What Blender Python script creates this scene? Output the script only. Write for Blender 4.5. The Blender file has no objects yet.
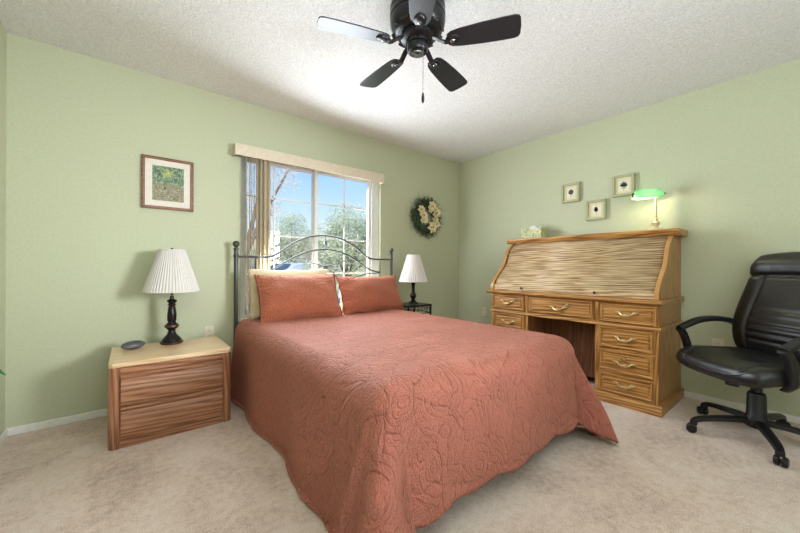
import bpy, bmesh, math, random
from mathutils import Vector, Matrix, Euler
PI = math.pi
scene = bpy.context.scene

# ------------------------------------------------------------------ camera
yaw, pit, rol, FPX, CY, CZ = .6756, -.0004, .0046, 337.25, 266.28, 1.064
Fv = Vector((math.sin(yaw)*math.cos(pit), math.cos(yaw)*math.cos(pit), math.sin(pit)))
R0 = Vector((math.cos(yaw), -math.sin(yaw), 0)); U0 = R0.cross(Fv)
Rv = (R0*math.cos(rol) + U0*math.sin(rol)).normalized(); Uv = Rv.cross(Fv).normalized()
cam_data = bpy.data.cameras.new('camera'); cam = bpy.data.objects.new('camera', cam_data)
scene.collection.objects.link(cam); scene.camera = cam
cam_data.sensor_width = 36; cam_data.lens = 36*FPX/800
cam_data.shift_y = (CY-266.5)/800
cam_data.clip_start = .02; cam_data.clip_end = 400
cam.matrix_world = Matrix(((Rv.x, Uv.x, -Fv.x, 0), (Rv.y, Uv.y, -Fv.y, 0), (Rv.z, Uv.z, -Fv.z, CZ), (0, 0, 0, 1)))

# ------------------------------------------------------------------ colour management
vs = scene.view_settings
scene.display_settings.display_device = 'sRGB'
vs.view_transform = 'Standard'; vs.look = 'None'; vs.gamma = 1; vs.exposure = 0.0
vs.use_curve_mapping = False

# ------------------------------------------------------------------ world and light
world = bpy.data.worlds.new('sky'); scene.world = world; world.use_nodes = True
wn = world.node_tree.nodes; wl = world.node_tree.links; wn.clear()
wo = wn.new('ShaderNodeOutputWorld'); wb = wn.new('ShaderNodeBackground'); wb.inputs[1].default_value = 1.25
wg = wn.new('ShaderNodeNewGeometry'); wsx = wn.new('ShaderNodeSeparateXYZ'); wr = wn.new('ShaderNodeValToRGB')
wm = wn.new('ShaderNodeMath'); wm.operation = 'MULTIPLY'; wm.inputs[1].default_value = -1.0
wl.new(wg.outputs['Incoming'], wsx.inputs[0]); wl.new(wsx.outputs[2], wm.inputs[0]); wl.new(wm.outputs[0], wr.inputs[0])
wl.new(wr.outputs[0], wb.inputs[0]); wl.new(wb.outputs[0], wo.inputs[0])
e = wr.color_ramp.elements
e[0].position = 0.0; e[0].color = (.86, .93, 1.0, 1)
e[1].position = 0.45; e[1].color = (.20, .42, .95, 1)
q = e.new(.10); q.color = (.66, .83, 1.0, 1)
q = e.new(.26); q.color = (.34, .60, .98, 1)

def light(name, kind, loc, rot, power, color, size=None, sy=None, **kw):
    d = bpy.data.lights.new(name, kind); d.energy = power; d.color = color
    if kind == 'AREA':
        d.shape = 'RECTANGLE'; d.size = size; d.size_y = sy or size
    for k, v in kw.items(): setattr(d, k, v)
    o = bpy.data.objects.new(name, d); scene.collection.objects.link(o)
    o.location = loc; o.rotation_euler = rot
    return o
def aim(o, p):
    o.rotation_euler = (Vector(p)-o.location).to_track_quat('-Z', 'Y').to_euler()
sun = light('sun', 'SUN', (0, -10, 20), (0, 0, 0), 5.5, (1, .95, .88), angle=.02)
sun.rotation_euler = Vector((.35, .75, -.9)).to_track_quat('-Z', 'Y').to_euler()
# daylight entering by the window
lw = light('daylight_window', 'AREA', (1.50, 3.17, 1.33), (-PI/2, 0, 0), 70, (.86, .93, 1.0), 1.25, 1.2, spread=math.radians(168))
aim(lw, (2.1, .2, 1.0))
# photographer's flash bounced from beside and behind the camera, plus an added fill
lf = light('bounce_flash', 'AREA', (.35, -.45, 1.35), (PI, 0, 0), 58, (.80, .90, 1), .9, .9)
lk = light('key_flash', 'AREA', (2.2, -.9, 1.45), (0, 0, 0), 13, (.90, .95, 1), .7, .7, spread=math.radians(58))
aim(lk, (-.1, 3.1, 1.2))
lr = light('rear_fill_light', 'AREA', (.9, -1.3, 1.5), (0, 0, 0), 17, (.86, .93, 1), 2.6, 1.2)  # broad fill added behind the camera, stands for no lamp in the room
aim(lr, (2.4, 2.5, 1.5))

# ------------------------------------------------------------------ materials
def srgb(r, g, b):
    f = lambda c: (c/255/12.92) if c/255 <= .04045 else ((c/255+.055)/1.055)**2.4
    return (f(r), f(g), f(b), 1)
class NT:
    def __init__(s, name):
        s.m = bpy.data.materials.new(name); s.m.use_nodes = True
        s.t = s.m.node_tree; s.b = s.t.nodes['Principled BSDF']; s.out = s.t.nodes['Material Output']
    def n(s, typ, **kw):
        x = s.t.nodes.new('ShaderNode'+typ)
        for k, v in kw.items():
            if isinstance(k, str) and hasattr(x, k): setattr(x, k, v)
            else: x.inputs[k].default_value = v
        return x
    def l(s, a, b): s.t.links.new(a, b)
    def coord(s, kind='Object', scale=(1, 1, 1), loc=(0, 0, 0), rot=(0, 0, 0)):
        c = s.n('TexCoord'); mp = s.n('Mapping'); mp.inputs['Scale'].default_value = scale
        mp.inputs['Location'].default_value = loc; mp.inputs['Rotation'].default_value = rot
        s.l(c.outputs[kind], mp.inputs[0]); return mp.outputs[0]
    def noise(s, co, scale, detail=3, rough=.5, dist=0):
        x = s.n('TexNoise'); s.l(co, x.inputs['Vector']); x.inputs['Scale'].default_value = scale
        x.inputs['Detail'].default_value = detail; x.inputs['Roughness'].default_value = rough
        x.inputs['Distortion'].default_value = dist; return x.outputs['Fac']
    def ramp(s, fac, stops):
        r = s.n('ValToRGB'); s.l(fac, r.inputs[0]); el = r.color_ramp.elements
        el[0].position, el[0].color = stops[0]; el[1].position, el[1].color = stops[-1]
        for p, c in stops[1:-1]:
            k = el.new(p); k.color = c
        return r.outputs[0]
    def bump(s, h, strength=.3, dist=.01, prev=None):
        b = s.n('Bump'); b.inputs['Strength'].default_value = strength; b.inputs['Distance'].default_value = dist
        s.l(h, b.inputs['Height'])
        if prev is not None: s.l(prev, b.inputs['Normal'])
        s.l(b.outputs[0], s.b.inputs['Normal']); return b.outputs[0]
    def math(s, op, a, b=None):
        m = s.n('Math'); m.operation = op
        for i, v in enumerate((a, b)):
            if v is None: continue
            if isinstance(v, (int, float)): m.inputs[i].default_value = v
            else: s.l(v, m.inputs[i])
        return m.outputs[0]
def plain(name, col, rough=.5, metal=0, spec=.5, emit=None, es=0, coat=0, sub=0):
    t = NT(name); b = t.b
    c = t.coord(); nz = t.noise(c, 35, 2)
    lo = tuple(v*.95 for v in col[:3])+(1,); hi = tuple(min(1, v*1.05) for v in col[:3])+(1,)
    t.l(t.ramp(nz, [(.3, lo), (.7, hi)]), b.inputs['Base Color'])
    b.inputs['Roughness'].default_value = rough; b.inputs['Metallic'].default_value = metal
    b.inputs['Specular IOR Level'].default_value = spec; b.inputs['Coat Weight'].default_value = coat
    if emit: b.inputs['Emission Color'].default_value = emit; b.inputs['Emission Strength'].default_value = es
    return t.m
def wall_mat(name, col):
    t = NT(name); c = t.coord('Object')
    n1 = t.noise(c, 60, 3); lo = tuple(v*.97 for v in col[:3])+(1,); hi = tuple(v*1.03 for v in col[:3])+(1,)
    t.l(t.ramp(n1, [(.35, lo), (.65, hi)]), t.b.inputs['Base Color'])
    t.b.inputs['Roughness'].default_value = .55; t.b.inputs['Specular IOR Level'].default_value = .35
    t.bump(t.noise(c, 90, 3), .12, .004); return t.m
M_wall = wall_mat('green_paint', srgb(194, 198, 168))
def ceiling_mat():
    t = NT('popcorn_ceiling'); c = t.coord('Object')
    n1 = t.noise(c, 110, 4, .7); v = t.n('TexVoronoi'); v.inputs['Scale'].default_value = 75; t.l(c, v.inputs['Vector'])
    t.l(t.ramp(n1, [(.3, srgb(212, 211, 210)), (.62, srgb(244, 243, 242))]), t.b.inputs['Base Color'])
    t.b.inputs['Roughness'].default_value = .9
    h = t.math('SUBTRACT', n1, t.math('MULTIPLY', v.outputs['Distance'], .6)); t.bump(h, .5, .010); return t.m
M_ceil = ceiling_mat()
def carpet_mat():
    t = NT('beige_carpet'); c = t.coord('Object')
    fine = t.noise(c, 170, 3, .75); mid = t.noise(c, 28, 3, .6); big = t.noise(c, 2.6, 2, .5, .8)
    f = t.math('ADD', t.math('MULTIPLY', fine, .55), t.math('ADD', t.math('MULTIPLY', mid, .25), t.math('MULTIPLY', big, .28)))
    t.l(t.ramp(f, [(.36, srgb(160, 136, 116)), (.54, srgb(240, 214, 194)), (.70, srgb(255, 244, 232))]), t.b.inputs['Base Color'])
    t.b.inputs['Roughness'].default_value = 1; t.b.inputs['Specular IOR Level'].default_value = .1
    t.b.inputs['Sheen Weight'].default_value = .25
    t.bump(t.math('ADD', fine, t.math('MULTIPLY', mid, .8)), .8, .012); return t.m
M_carpet = carpet_mat()
def oak(name, axis, dark, mid, light_, rough=.38, sc=1.0, seed=0.0):
    t = NT(name); s = [26*sc]*3; s[axis] = 1.6*sc
    c = t.coord('Object', tuple(s), (seed, seed*1.7, seed*.6), (.07, .05, .06))
    w = t.n('TexWave'); w.wave_type = 'BANDS'; w.bands_direction = 'DIAGONAL'; t.l(c, w.inputs['Vector'])
    w.inputs['Scale'].default_value = .9; w.inputs['Distortion'].default_value = 11; w.inputs['Detail'].default_value = 4
    w.inputs['Detail Scale'].default_value = .9
    s2 = [130*sc]*3; s2[axis] = 4*sc
    c2 = t.coord('Object', tuple(s2)); n = t.noise(c2, 1, 3, .6)
    f = t.math('ADD', t.math('MULTIPLY', w.outputs['Fac'], .32), t.math('MULTIPLY', n, .68))
    t.l(t.ramp(f, [(.26, dark), (.5, mid), (.76, light_)]), t.b.inputs['Base Color'])
    t.b.inputs['Roughness'].default_value = rough; t.b.inputs['Coat Weight'].default_value = .15
    t.b.inputs['Coat Roughness'].default_value = .25
    t.bump(n, .15, .002); return t.m
D = (srgb(112, 70, 32), srgb(176, 122, 62), srgb(206, 156, 92))
desk_x = oak('golden_oak_depth', 0, *D, seed=2.); desk_y = oak('golden_oak_wide', 1, *D); desk_z = oak('golden_oak_upright', 2, *D, seed=4.)
T3 = (srgb(120, 90, 58), srgb(196, 164, 120), srgb(232, 208, 172))
tamb = oak('pale_oak_slats', 1, *T3, seed=1.)  # slats in a paler, greyer tone than the drawers
M_oakedge = plain('smooth_oak_edge', srgb(188, 138, 78), .35)
N3 = (srgb(122, 74, 48), srgb(164, 110, 78), srgb(188, 138, 104))
ns_x = oak('red_oak_wide', 0, *N3); ns_z = oak('red_oak_upright', 2, *N3, seed=3.)
ns_top_lit = oak('red_oak_top_lit', 0, srgb(214, 172, 128), srgb(234, 200, 158), srgb(244, 218, 182), rough=.3)  # lighter copy of the nightstand oak, light from above painted in
M_white = plain('white_trim_paint', srgb(232, 230, 222), .4)
M_vinyl = plain('white_vinyl', srgb(228, 230, 228), .35)
M_cream = plain('cream_blind_vinyl', srgb(222, 208, 186), .5)
M_leather = None
def leather():
    t = NT('black_leather'); c = t.coord('Object')
    n = t.noise(c, 45, 4, .6); v = t.n('TexVoronoi'); v.inputs['Scale'].default_value = 260; t.l(c, v.inputs['Vector'])
    t.l(t.ramp(n, [(.3, srgb(12, 11, 11)), (.7, srgb(26, 25, 24))]), t.b.inputs['Base Color'])
    t.b.inputs['Roughness'].default_value = .36; t.b.inputs['Specular IOR Level'].default_value = .6
    nn = t.bump(v.outputs['Distance'], .12, .002); t.bump(t.noise(c, 16, 3), .25, .012, nn); return t.m
M_leather = leather()
M_plastic = plain('black_plastic', srgb(17, 17, 20), .42)
M_iron = plain('dark_pewter_metal', srgb(82, 84, 84), .38, .75)
M_bronze = plain('dark_bronze', srgb(34, 30, 30), .28, .55)
M_bronze2 = plain('worn_copper_band', srgb(96, 66, 52), .3, .6)
M_blade = plain('black_blade_lacquer', srgb(30, 33, 38), .34, 0, .6)
M_fan = plain('fan_dark_bronze', srgb(40, 40, 42), .32, .5)
M_chrome = plain('polished_steel', srgb(150, 152, 155), .2, 1)
M_brass = plain('antique_brass', srgb(196, 170, 124), .30, .75)
M_brassp = plain('pale_brass', srgb(214, 200, 168), .35, .45)
M_plate = plain('ivory_plastic', srgb(222, 214, 188), .4)
M_slot = plain('dark_slot', srgb(50, 46, 40), .6)
M_beige = plain('beige_cotton', srgb(214, 196, 160), .85)
def quilt(name, base, dark, sc=1.0):
    t = NT(name); c = t.coord('UV', (sc, sc, sc))
    # vines: distorted rings + petals; ground: fine stipple quilting
    nz = t.n('TexNoise'); nz.inputs['Scale'].default_value = 3.2; nz.inputs['Detail'].default_value = 2; t.l(c, nz.inputs['Vector'])
    mx = t.n('MixRGB'); mx.blend_type = 'ADD'; mx.inputs[0].default_value = .22; t.l(c, mx.inputs[1]); t.l(nz.outputs['Color'], mx.inputs[2])
    v = t.n('TexVoronoi'); v.feature = 'DISTANCE_TO_EDGE'; v.inputs['Scale'].default_value = 7.5; t.l(mx.outputs[0], v.inputs['Vector'])
    v2 = t.n('TexVoronoi'); v2.feature = 'F1'; v2.inputs['Scale'].default_value = 6.5; t.l(mx.outputs[0], v2.inputs['Vector'])
    rings = t.math('ABSOLUTE', t.math('SINE', t.math('MULTIPLY', v2.outputs['Distance'], 17)))
    edge = t.math('MINIMUM', t.math('MULTIPLY', v.outputs['Distance'], 14), 1)
    r2 = t.math('MINIMUM', t.math('MULTIPLY', rings, 1.8), 1)
    st = t.n('TexVoronoi'); st.feature = 'DISTANCE_TO_EDGE'; st.inputs['Scale'].default_value = 78; t.l(mx.outputs[0], st.inputs['Vector'])
    st1 = t.math('MINIMUM', t.math('MULTIPLY', st.outputs['Distance'], 4), 1)
    h = t.math('ADD', t.math('MULTIPLY', edge, .8), t.math('ADD', t.math('MULTIPLY', r2, .75), t.math('MULTIPLY', st1, .45)))
    t.l(t.ramp(h, [(.25, dark), (1.0, base)]), t.b.inputs['Base Color'])
    t.b.inputs['Roughness'].default_value = .72; t.b.inputs['Sheen Weight'].default_value = .35
    t.b.inputs['Sheen Roughness'].default_value = .4; t.b.inputs['Sheen Tint'].default_value = srgb(250, 190, 160)
    t.bump(h, .85, .010); return t.m
M_quilt = quilt('salmon_matelasse', srgb(178, 104, 86), srgb(146, 76, 60))
M_sham = quilt('salmon_matelasse_sham', srgb(190, 106, 76), srgb(156, 78, 54), 1.4)
def glass():
    m = bpy.data.materials.new('window_glass'); m.use_nodes = True; t = m.node_tree; t.nodes.clear()
    o = t.nodes.new('ShaderNodeOutputMaterial'); mx = t.nodes.new('ShaderNodeMixShader')
    a = t.nodes.new('ShaderNodeBsdfTransparent'); a.inputs[0].default_value = (.97, .98, .98, 1)
    b = t.nodes.new('ShaderNodeBsdfGlossy'); b.inputs['Roughness'].default_value = .02
    f = t.nodes.new('ShaderNodeFresnel'); f.inputs[0].default_value = 1.3
    t.links.new(f.outputs[0], mx.inputs[0]); t.links.new(a.outputs[0], mx.inputs[1]); t.links.new(b.outputs[0], mx.inputs[2])
    t.links.new(mx.outputs[0], o.inputs[0]); return m
M_glass = glass()

# ------------------------------------------------------------------ mesh helpers
def link(o): scene.collection.objects.link(o)
def obj(name, bm, mat, parent=None, bevel=0, smooth=False, loc=None, rot=None, seg=2, angle=35):
    bmesh.ops.recalc_face_normals(bm, faces=bm.faces)
    me = bpy.data.meshes.new(name); bm.to_mesh(me); bm.free()
    if mat: me.materials.append(mat)
    o = bpy.data.objects.new(name, me); link(o)
    if parent: o.parent = parent
    if loc: o.location = loc
    if rot: o.rotation_euler = rot
    if smooth:
        for p in me.polygons: p.use_smooth = True
        if smooth != 'all':
            try: me.set_sharp_from_angle(angle=math.radians(angle))
            except Exception: pass
    if bevel:
        b = o.modifiers.new('bevel', 'BEVEL'); b.width = bevel; b.segments = seg; b.limit_method = 'ANGLE'; b.angle_limit = .6
        b.harden_normals = False
    return o
def thing(name, label, cat, loc=(0, 0, 0), rz=0, group=None):
    o = bpy.data.objects.new(name, None); link(o); o.location = loc; o.rotation_euler = (0, 0, rz)
    o.empty_display_size = .05
    o['label'] = label; o['category'] = cat
    if group: o['group'] = group
    return o
def tag(o, label, cat, group=None):
    o['label'] = label; o['category'] = cat
    if group: o['group'] = group
    return o
def struct(o): o['kind'] = 'structure'; return o
def box(bm, x0, x1, y0, y1, z0, z1, M=None):
    vs_ = [Vector((x, y, z)) for x in (x0, x1) for y in (y0, y1) for z in (z0, z1)]
    if M: vs_ = [M @ v for v in vs_]
    v = [bm.verts.new(p) for p in vs_]
    for f in ((0, 1, 3, 2), (4, 6, 7, 5), (0, 4, 5, 1), (2, 3, 7, 6), (0, 2, 6, 4), (1, 5, 7, 3)):
        bm.faces.new([v[i] for i in f])
    return bm
def B(*a, M=None): return box(bmesh.new(), *a, M=M)
def lathe(bm, prof, seg=32, c=(0, 0, 0), M=None, a0=0, a1=2*PI):
    rings = []; full = abs(a1-a0-2*PI) < 1e-6; n = seg if full else seg+1
    for r, z in prof:
        ring = []
        for i in range(n):
            a = a0+(a1-a0)*i/seg; p = Vector((c[0]+r*math.cos(a), c[1]+r*math.sin(a), c[2]+z))
            ring.append(bm.verts.new(M @ p if M else p))
        rings.append(ring)
    for k in range(len(rings)-1):
        for i in range(seg if full else seg):
            j = (i+1) % n if full else i+1
            bm.faces.new((rings[k][i], rings[k][j], rings[k+1][j], rings[k+1][i]))
    if full:
        for ring, r in ((rings[0], prof[0][0]), (rings[-1], prof[-1][0])):
            if r > 1e-5: bm.faces.new(ring)
    return bm
def catmull(pts, n=8):
    P = [Vector(p) for p in pts]; out = []
    P = [P[0]*2-P[1]]+P+[P[-1]*2-P[-2]]
    for i in range(1, len(P)-2):
        for k in range(n):
            t = k/n; a, b, c, d = P[i-1:i+3]
            out.append(.5*((2*b)+(-a+c)*t+(2*a-5*b+4*c-d)*t*t+(-a+3*b-3*c+d)*t**3))
    out.append(P[-2]); return out
def tube(bm, pts, r, seg=10, smooth=0, prof=None, up=None, scale=None):
    P = catmull(pts, smooth) if smooth else [Vector(p) for p in pts]
    rings = []; prev = None; n = len(P)
    for i, p in enumerate(P):
        t = (P[min(i+1, n-1)]-P[max(i-1, 0)]).normalized()
        if up is not None: a = Vector(up)
        elif prev is None: a = Vector((0, 0, 1)) if abs(t.z) < .9 else Vector((1, 0, 0))
        else: a = prev
        s = t.cross(a).normalized(); u = s.cross(t).normalized(); prev = u
        rad = r(i/(n-1)) if callable(r) else r
        if prof: ring = [bm.verts.new(p+s*x*(scale(i/(n-1)) if scale else 1)+u*y*(scale(i/(n-1)) if scale else 1)) for x, y in prof]
        else: ring = [bm.verts.new(p+(s*math.cos(2*PI*k/seg)+u*math.sin(2*PI*k/seg))*rad) for k in range(seg)]
        rings.append(ring)
    m = len(rings[0])
    for i in range(n-1):
        for k in range(m):
            bm.faces.new((rings[i][k], rings[i][(k+1) % m], rings[i+1][(k+1) % m], rings[i+1][k]))
    bm.faces.new(rings[0]); bm.faces.new(rings[-1]); return bm
def prism(bm, poly, h0, h1, fn):
    """poly in 2D, fn(u,v,h)->Vector"""
    a = [bm.verts.new(fn(u, v, h0)) for u, v in poly]; b = [bm.verts.new(fn(u, v, h1)) for u, v in poly]
    n = len(poly)
    bm.faces.new(a); bm.faces.new(b)
    for i in range(n): bm.faces.new((a[i], a[(i+1) % n], b[(i+1) % n], b[i]))
    return bm
def ball(bm, c, r, sx=1, sy=1, sz=1, seg=16, rings=10, M=None):
    prof = [(max(1e-4, r*math.sin(PI*k/rings)), -r*math.cos(PI*k/rings)) for k in range(rings+1)]
    m = Matrix.Translation(c) @ Matrix.Diagonal((sx, sy, sz, 1))
    if M: m = M @ m
    return lathe(bm, prof, seg, M=m)
def pad(nu, nv, fn):
    """closed cushion: fn(u,v,side)->Vector, side=+1/-1, must coincide on the rim"""
    bm = bmesh.new(); top = {}; bot = {}
    for i in range(nu+1):
        for j in range(nv+1):
            u = -1+2*i/nu; v = -1+2*j/nv
            top[i, j] = bm.verts.new(fn(u, v, 1))
            rim = i in (0, nu) or j in (0, nv)
            bot[i, j] = top[i, j] if rim else bm.verts.new(fn(u, v, -1))
    uvl = bm.loops.layers.uv.new('UVMap')
    for i in range(nu):
        for j in range(nv):
            q = [(i, j), (i+1, j), (i+1, j+1), (i, j+1)]
            for d, rev in ((top, 0), (bot, 1)):
                vv = [d[k] for k in q]; uv = [(k[0]/nu, k[1]/nv) for k in q]
                if rev: vv = vv[::-1]; uv = uv[::-1]
                try: f = bm.faces.new(vv)
                except ValueError: continue
                for lp, w in zip(f.loops, uv): lp[uvl].uv = (w[0]*.75, w[1]*.5)
    return bm
def copy_tree(o, parent=None, mesh=True):
    c = o.copy(); link(c); c.parent = parent
    for ch in list(o.children): copy_tree(ch, c)
    return c

# ------------------------------------------------------------------ room shell
XL, XR, YB, YF, H = -.598, 3.57, 3.15, -1.7, 2.495
KW = 1.04
WX0, WX1, WZ0, WZ1 = .751, 2.236, .58, 2.079      # window opening
struct(obj('floor', B(XL-.15, XR+.15, YF-.15, YB+.15, -.12, 0), M_carpet))
struct(obj('ceiling', B(XL-.15, XR+.15, YF-.15, YB+.15, H, H+.15), M_ceil))
bm = bmesh.new()
box(bm, XL-.15, WX0, YB, YB+.15, 0, H); box(bm, WX1, XR+.15, YB, YB+.15, 0, H)
box(bm, WX0, WX1, YB, YB+.15, 0, WZ0); box(bm, WX0, WX1, YB, YB+.15, WZ1, H)
struct(obj('wall_back', bm, M_wall))
struct(obj('wall_right', B(XR, XR+.15, YF, YB, 0, H), M_wall))
struct(obj('wall_left', B(XL-.15, XL, YF, YB, 0, H), M_wall))
DX0, DX1 = .9, 1.72
bm = bmesh.new()
box(bm, XL, DX0, YF-.15, YF, 0, H); box(bm, DX1, XR, YF-.15, YF, 0, H); box(bm, DX0, DX1, YF-.15, YF, 2.04, H)
struct(obj('wall_front', bm, M_wall))
d1 = struct(obj('door_1', B(DX0, DX1, YF-.09, YF-.05, .01, 2.04), M_white, bevel=.003))
bm = bmesh.new()
for a in ((DX0-.07, DX0, 0, 2.11), (DX1, DX1+.07, 0, 2.11), (DX0, DX1, 2.04, 2.11)): box(bm, a[0], a[1], YF, YF+.018, a[2], a[3])
obj('door_casing', bm, M_white, d1, bevel=.004)
obj('door_knob', ball(bmesh.new(), (DX0+.07, YF-.02, .95), .028), M_brass, d1, smooth=True)
def skirting(name, *a): struct(obj(name, B(*a), M_white, bevel=.006))
skirting('baseboard_back', XL, XR, YB-.014, YB, 0, .051)
skirting('baseboard_right', XR-.014, XR, YF, YB-.014, 0, .051)
skirting('baseboard_left', XL, XL+.014, YF, YB-.014, 0, .051)
bm = bmesh.new(); box(bm, XL+.014, DX0-.07, YF, YF+.014, 0, .051); box(bm, DX1+.07, XR-.014, YF, YF+.014, 0, .051)
struct(obj('baseboard_front', bm, M_white, bevel=.006))
# window_1
gy = YB+.085
bm = bmesh.new()
fw = .035
box(bm, WX0, WX0+fw, gy-.045, gy+.045, WZ0, WZ1); box(bm, WX1-fw-.06, WX1-.0, gy-.045, gy+.045, WZ0, WZ1)
box(bm, WX0+fw, WX1-fw-.06, gy-.045, gy+.045, WZ0, WZ0+.04); box(bm, WX0+fw, WX1-fw-.06, gy-.045, gy+.045, WZ1-.04, WZ1)
win = struct(obj('window_1', bm, M_vinyl, bevel=.004))
obj('window_sill', B(WX0, WX1, YB-.0, YB+.04, WZ0, WZ0+.018), M_white, win, bevel=.003)
XM = 1.472
for (a, b, yy) in ((WX0+fw, XM+.015, gy+.018), (XM-.015, WX1-fw-.06, gy-.018)):
    s = bmesh.new(); w = .038; z0, z1 = WZ0+.04, WZ1-.04
    box(s, a, a+w, yy-.015, yy+.015, z0, z1); box(s, b-w, b, yy-.015, yy+.015, z0, z1)
    box(s, a+w, b-w, yy-.015, yy+.015, z0, z0+w); box(s, a+w, b-w, yy-.015, yy+.015, z1-w, z1)
    so = obj('sash', s, M_vinyl, win, bevel=.003)
    g = bmesh.new(); xm = 1.071 if a < 1 else 1.804
    box(g, xm-.007, xm+.007, yy-.004, yy+.004, z0+w, z1-w)
    for zz in (.985, 1.346, 1.699): box(g, a+w, b-w, yy-.004, yy+.004, zz-.007, zz+.007)
    obj('muntin', g, M_vinyl, so)
    obj('pane', B(a+w, b-w, yy+.006, yy+.008, z0+w, z1-w), M_glass, so)
obj('sash_lock', B(XM-.012, XM+.012, gy-.045, gy-.033, 1.25, 1.31), M_vinyl, win, bevel=.003)

# vertical blind with its valance
bl = thing('vertical_blind', 'cream valance and stacked vertical blind vanes drawn to left of window', 'blind', (WX0, YB, 2.037))
bm = bmesh.new()
x0, x1 = .683-WX0, 2.218-WX0
box(bm, x0, x1, -.095, -.087, -.045, .052); box(bm, x0, x0+.008, -.087, -.001, -.045, .052); box(bm, x1-.008, x1, -.087, -.001, -.045, .052)
box(bm, x0+.008, x1-.008, -.087, -.001, .044, .052)
obj('valance', bm, M_cream, bl, bevel=.002)
obj('head_rail', B(x0+.03, x1-.03, -.06, -.03, .005, .04), M_vinyl, bl, bevel=.003)
vane_t = NT('translucent_vane'); vane_t.b.inputs['Base Color'].default_value = srgb(238, 230, 212); vane_t.b.inputs['Roughness'].default_value = .5
vane_t.b.inputs['Transmission Weight'].default_value = .0
tr = vane_t.n('BsdfTranslucent'); tr.inputs[0].default_value = srgb(244, 238, 224); mxs = vane_t.n('MixShader'); mxs.inputs[0].default_value = .6
vane_t.l(vane_t.b.outputs[0], mxs.inputs[1]); vane_t.l(tr.outputs[0], mxs.inputs[2]); vane_t.l(mxs.outputs[0], vane_t.out.inputs[0])
rnd = random.Random(3)
def vane_mesh():
    bm = bmesh.new(); poly = []
    n = 8
    for i in range(n+1):
        u = -.044+.088*i/n; poly.append((u, .006*(1-(u/.044)**2)))
    for i in range(n, -1, -1):
        u = -.044+.088*i/n; poly.append((u, .006*(1-(u/.044)**2)-.0012))
    prism(bm, poly, -1.40, -.01, lambda u, v, h: Vector((u, v, h)))
    return bm
vx = [.035, .062, .080, .098, .122, .140, .158, .176, .194, .212, .232]
va = [78, 72, 76, 73, 62, 50, 66, 44, 58, 40, 64]
v0 = None
for x, a in zip(vx, va):
    if v0 is None: v0 = vv = obj('vane', vane_mesh(), vane_t.m, bl, smooth=True)
    else: vv = v0.copy(); link(vv); vv.parent = bl
    vv.location = (x, -.045, 0); vv.rotation_euler = (0, 0, math.radians(a))

# ------------------------------------------------------------------ nightstand (left)
def nightstand():
    X0, X1, Y0, Y1, Zt = -.095, .548, 2.528, 3.04, .497
    w, d = X1-X0, Y1-Y0
    t = thing('nightstand', 'oak two-drawer nightstand under the window wall left of the bed', 'nightstand', (X0, Y0, 0))
    bm = bmesh.new()
    poly = [(0, .018), (.018, 0), (.046, 0), (.054, .006), (.054, d), (0, d)]
    prism(bm, poly, 0, Zt-.028, lambda u, v, h: Vector((u, v, h)))
    obj('side_panel', bm, ns_z, t, bevel=.003); bm = bmesh.new()
    prism(bm, [(w-u, v) for u, v in poly], 0, Zt-.028, lambda u, v, h: Vector((u, v, h)))
    obj('side_panel', bm, ns_z, t, bevel=.003)
    bm = bmesh.new(); box(bm, .054, w-.054, .012, d, .03, Zt-.03)
    obj('carcass', bm, ns_x, t)
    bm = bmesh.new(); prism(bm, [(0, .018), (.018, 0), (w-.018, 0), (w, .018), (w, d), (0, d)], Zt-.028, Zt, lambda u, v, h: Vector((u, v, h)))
    obj('top', bm, ns_top_lit, t, bevel=.005)
    obj('base_rail', B(.054, w-.054, .004, .03, .0, .045), ns_x, t, bevel=.002)
    for z0, z1 in ((.052, .238), (.252, .425)):
        bm = bmesh.new(); poly = [(.012, z0), (-.006, z0+.002), (-.006, z1-.035), (-.002, z1-.028), (-.012, z1-.012), (-.010, z1), (.012, z1)]
        prism(bm, poly, .056, w-.056, lambda u, v, h: Vector((h, u, v)))
        obj('drawer', bm, ns_x, t, bevel=.002, smooth=True, angle=50)
    obj('top_rail', B(.054, w-.054, .002, .02, .432, Zt-.03), ns_x, t, bevel=.002)
nightstand()

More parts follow.
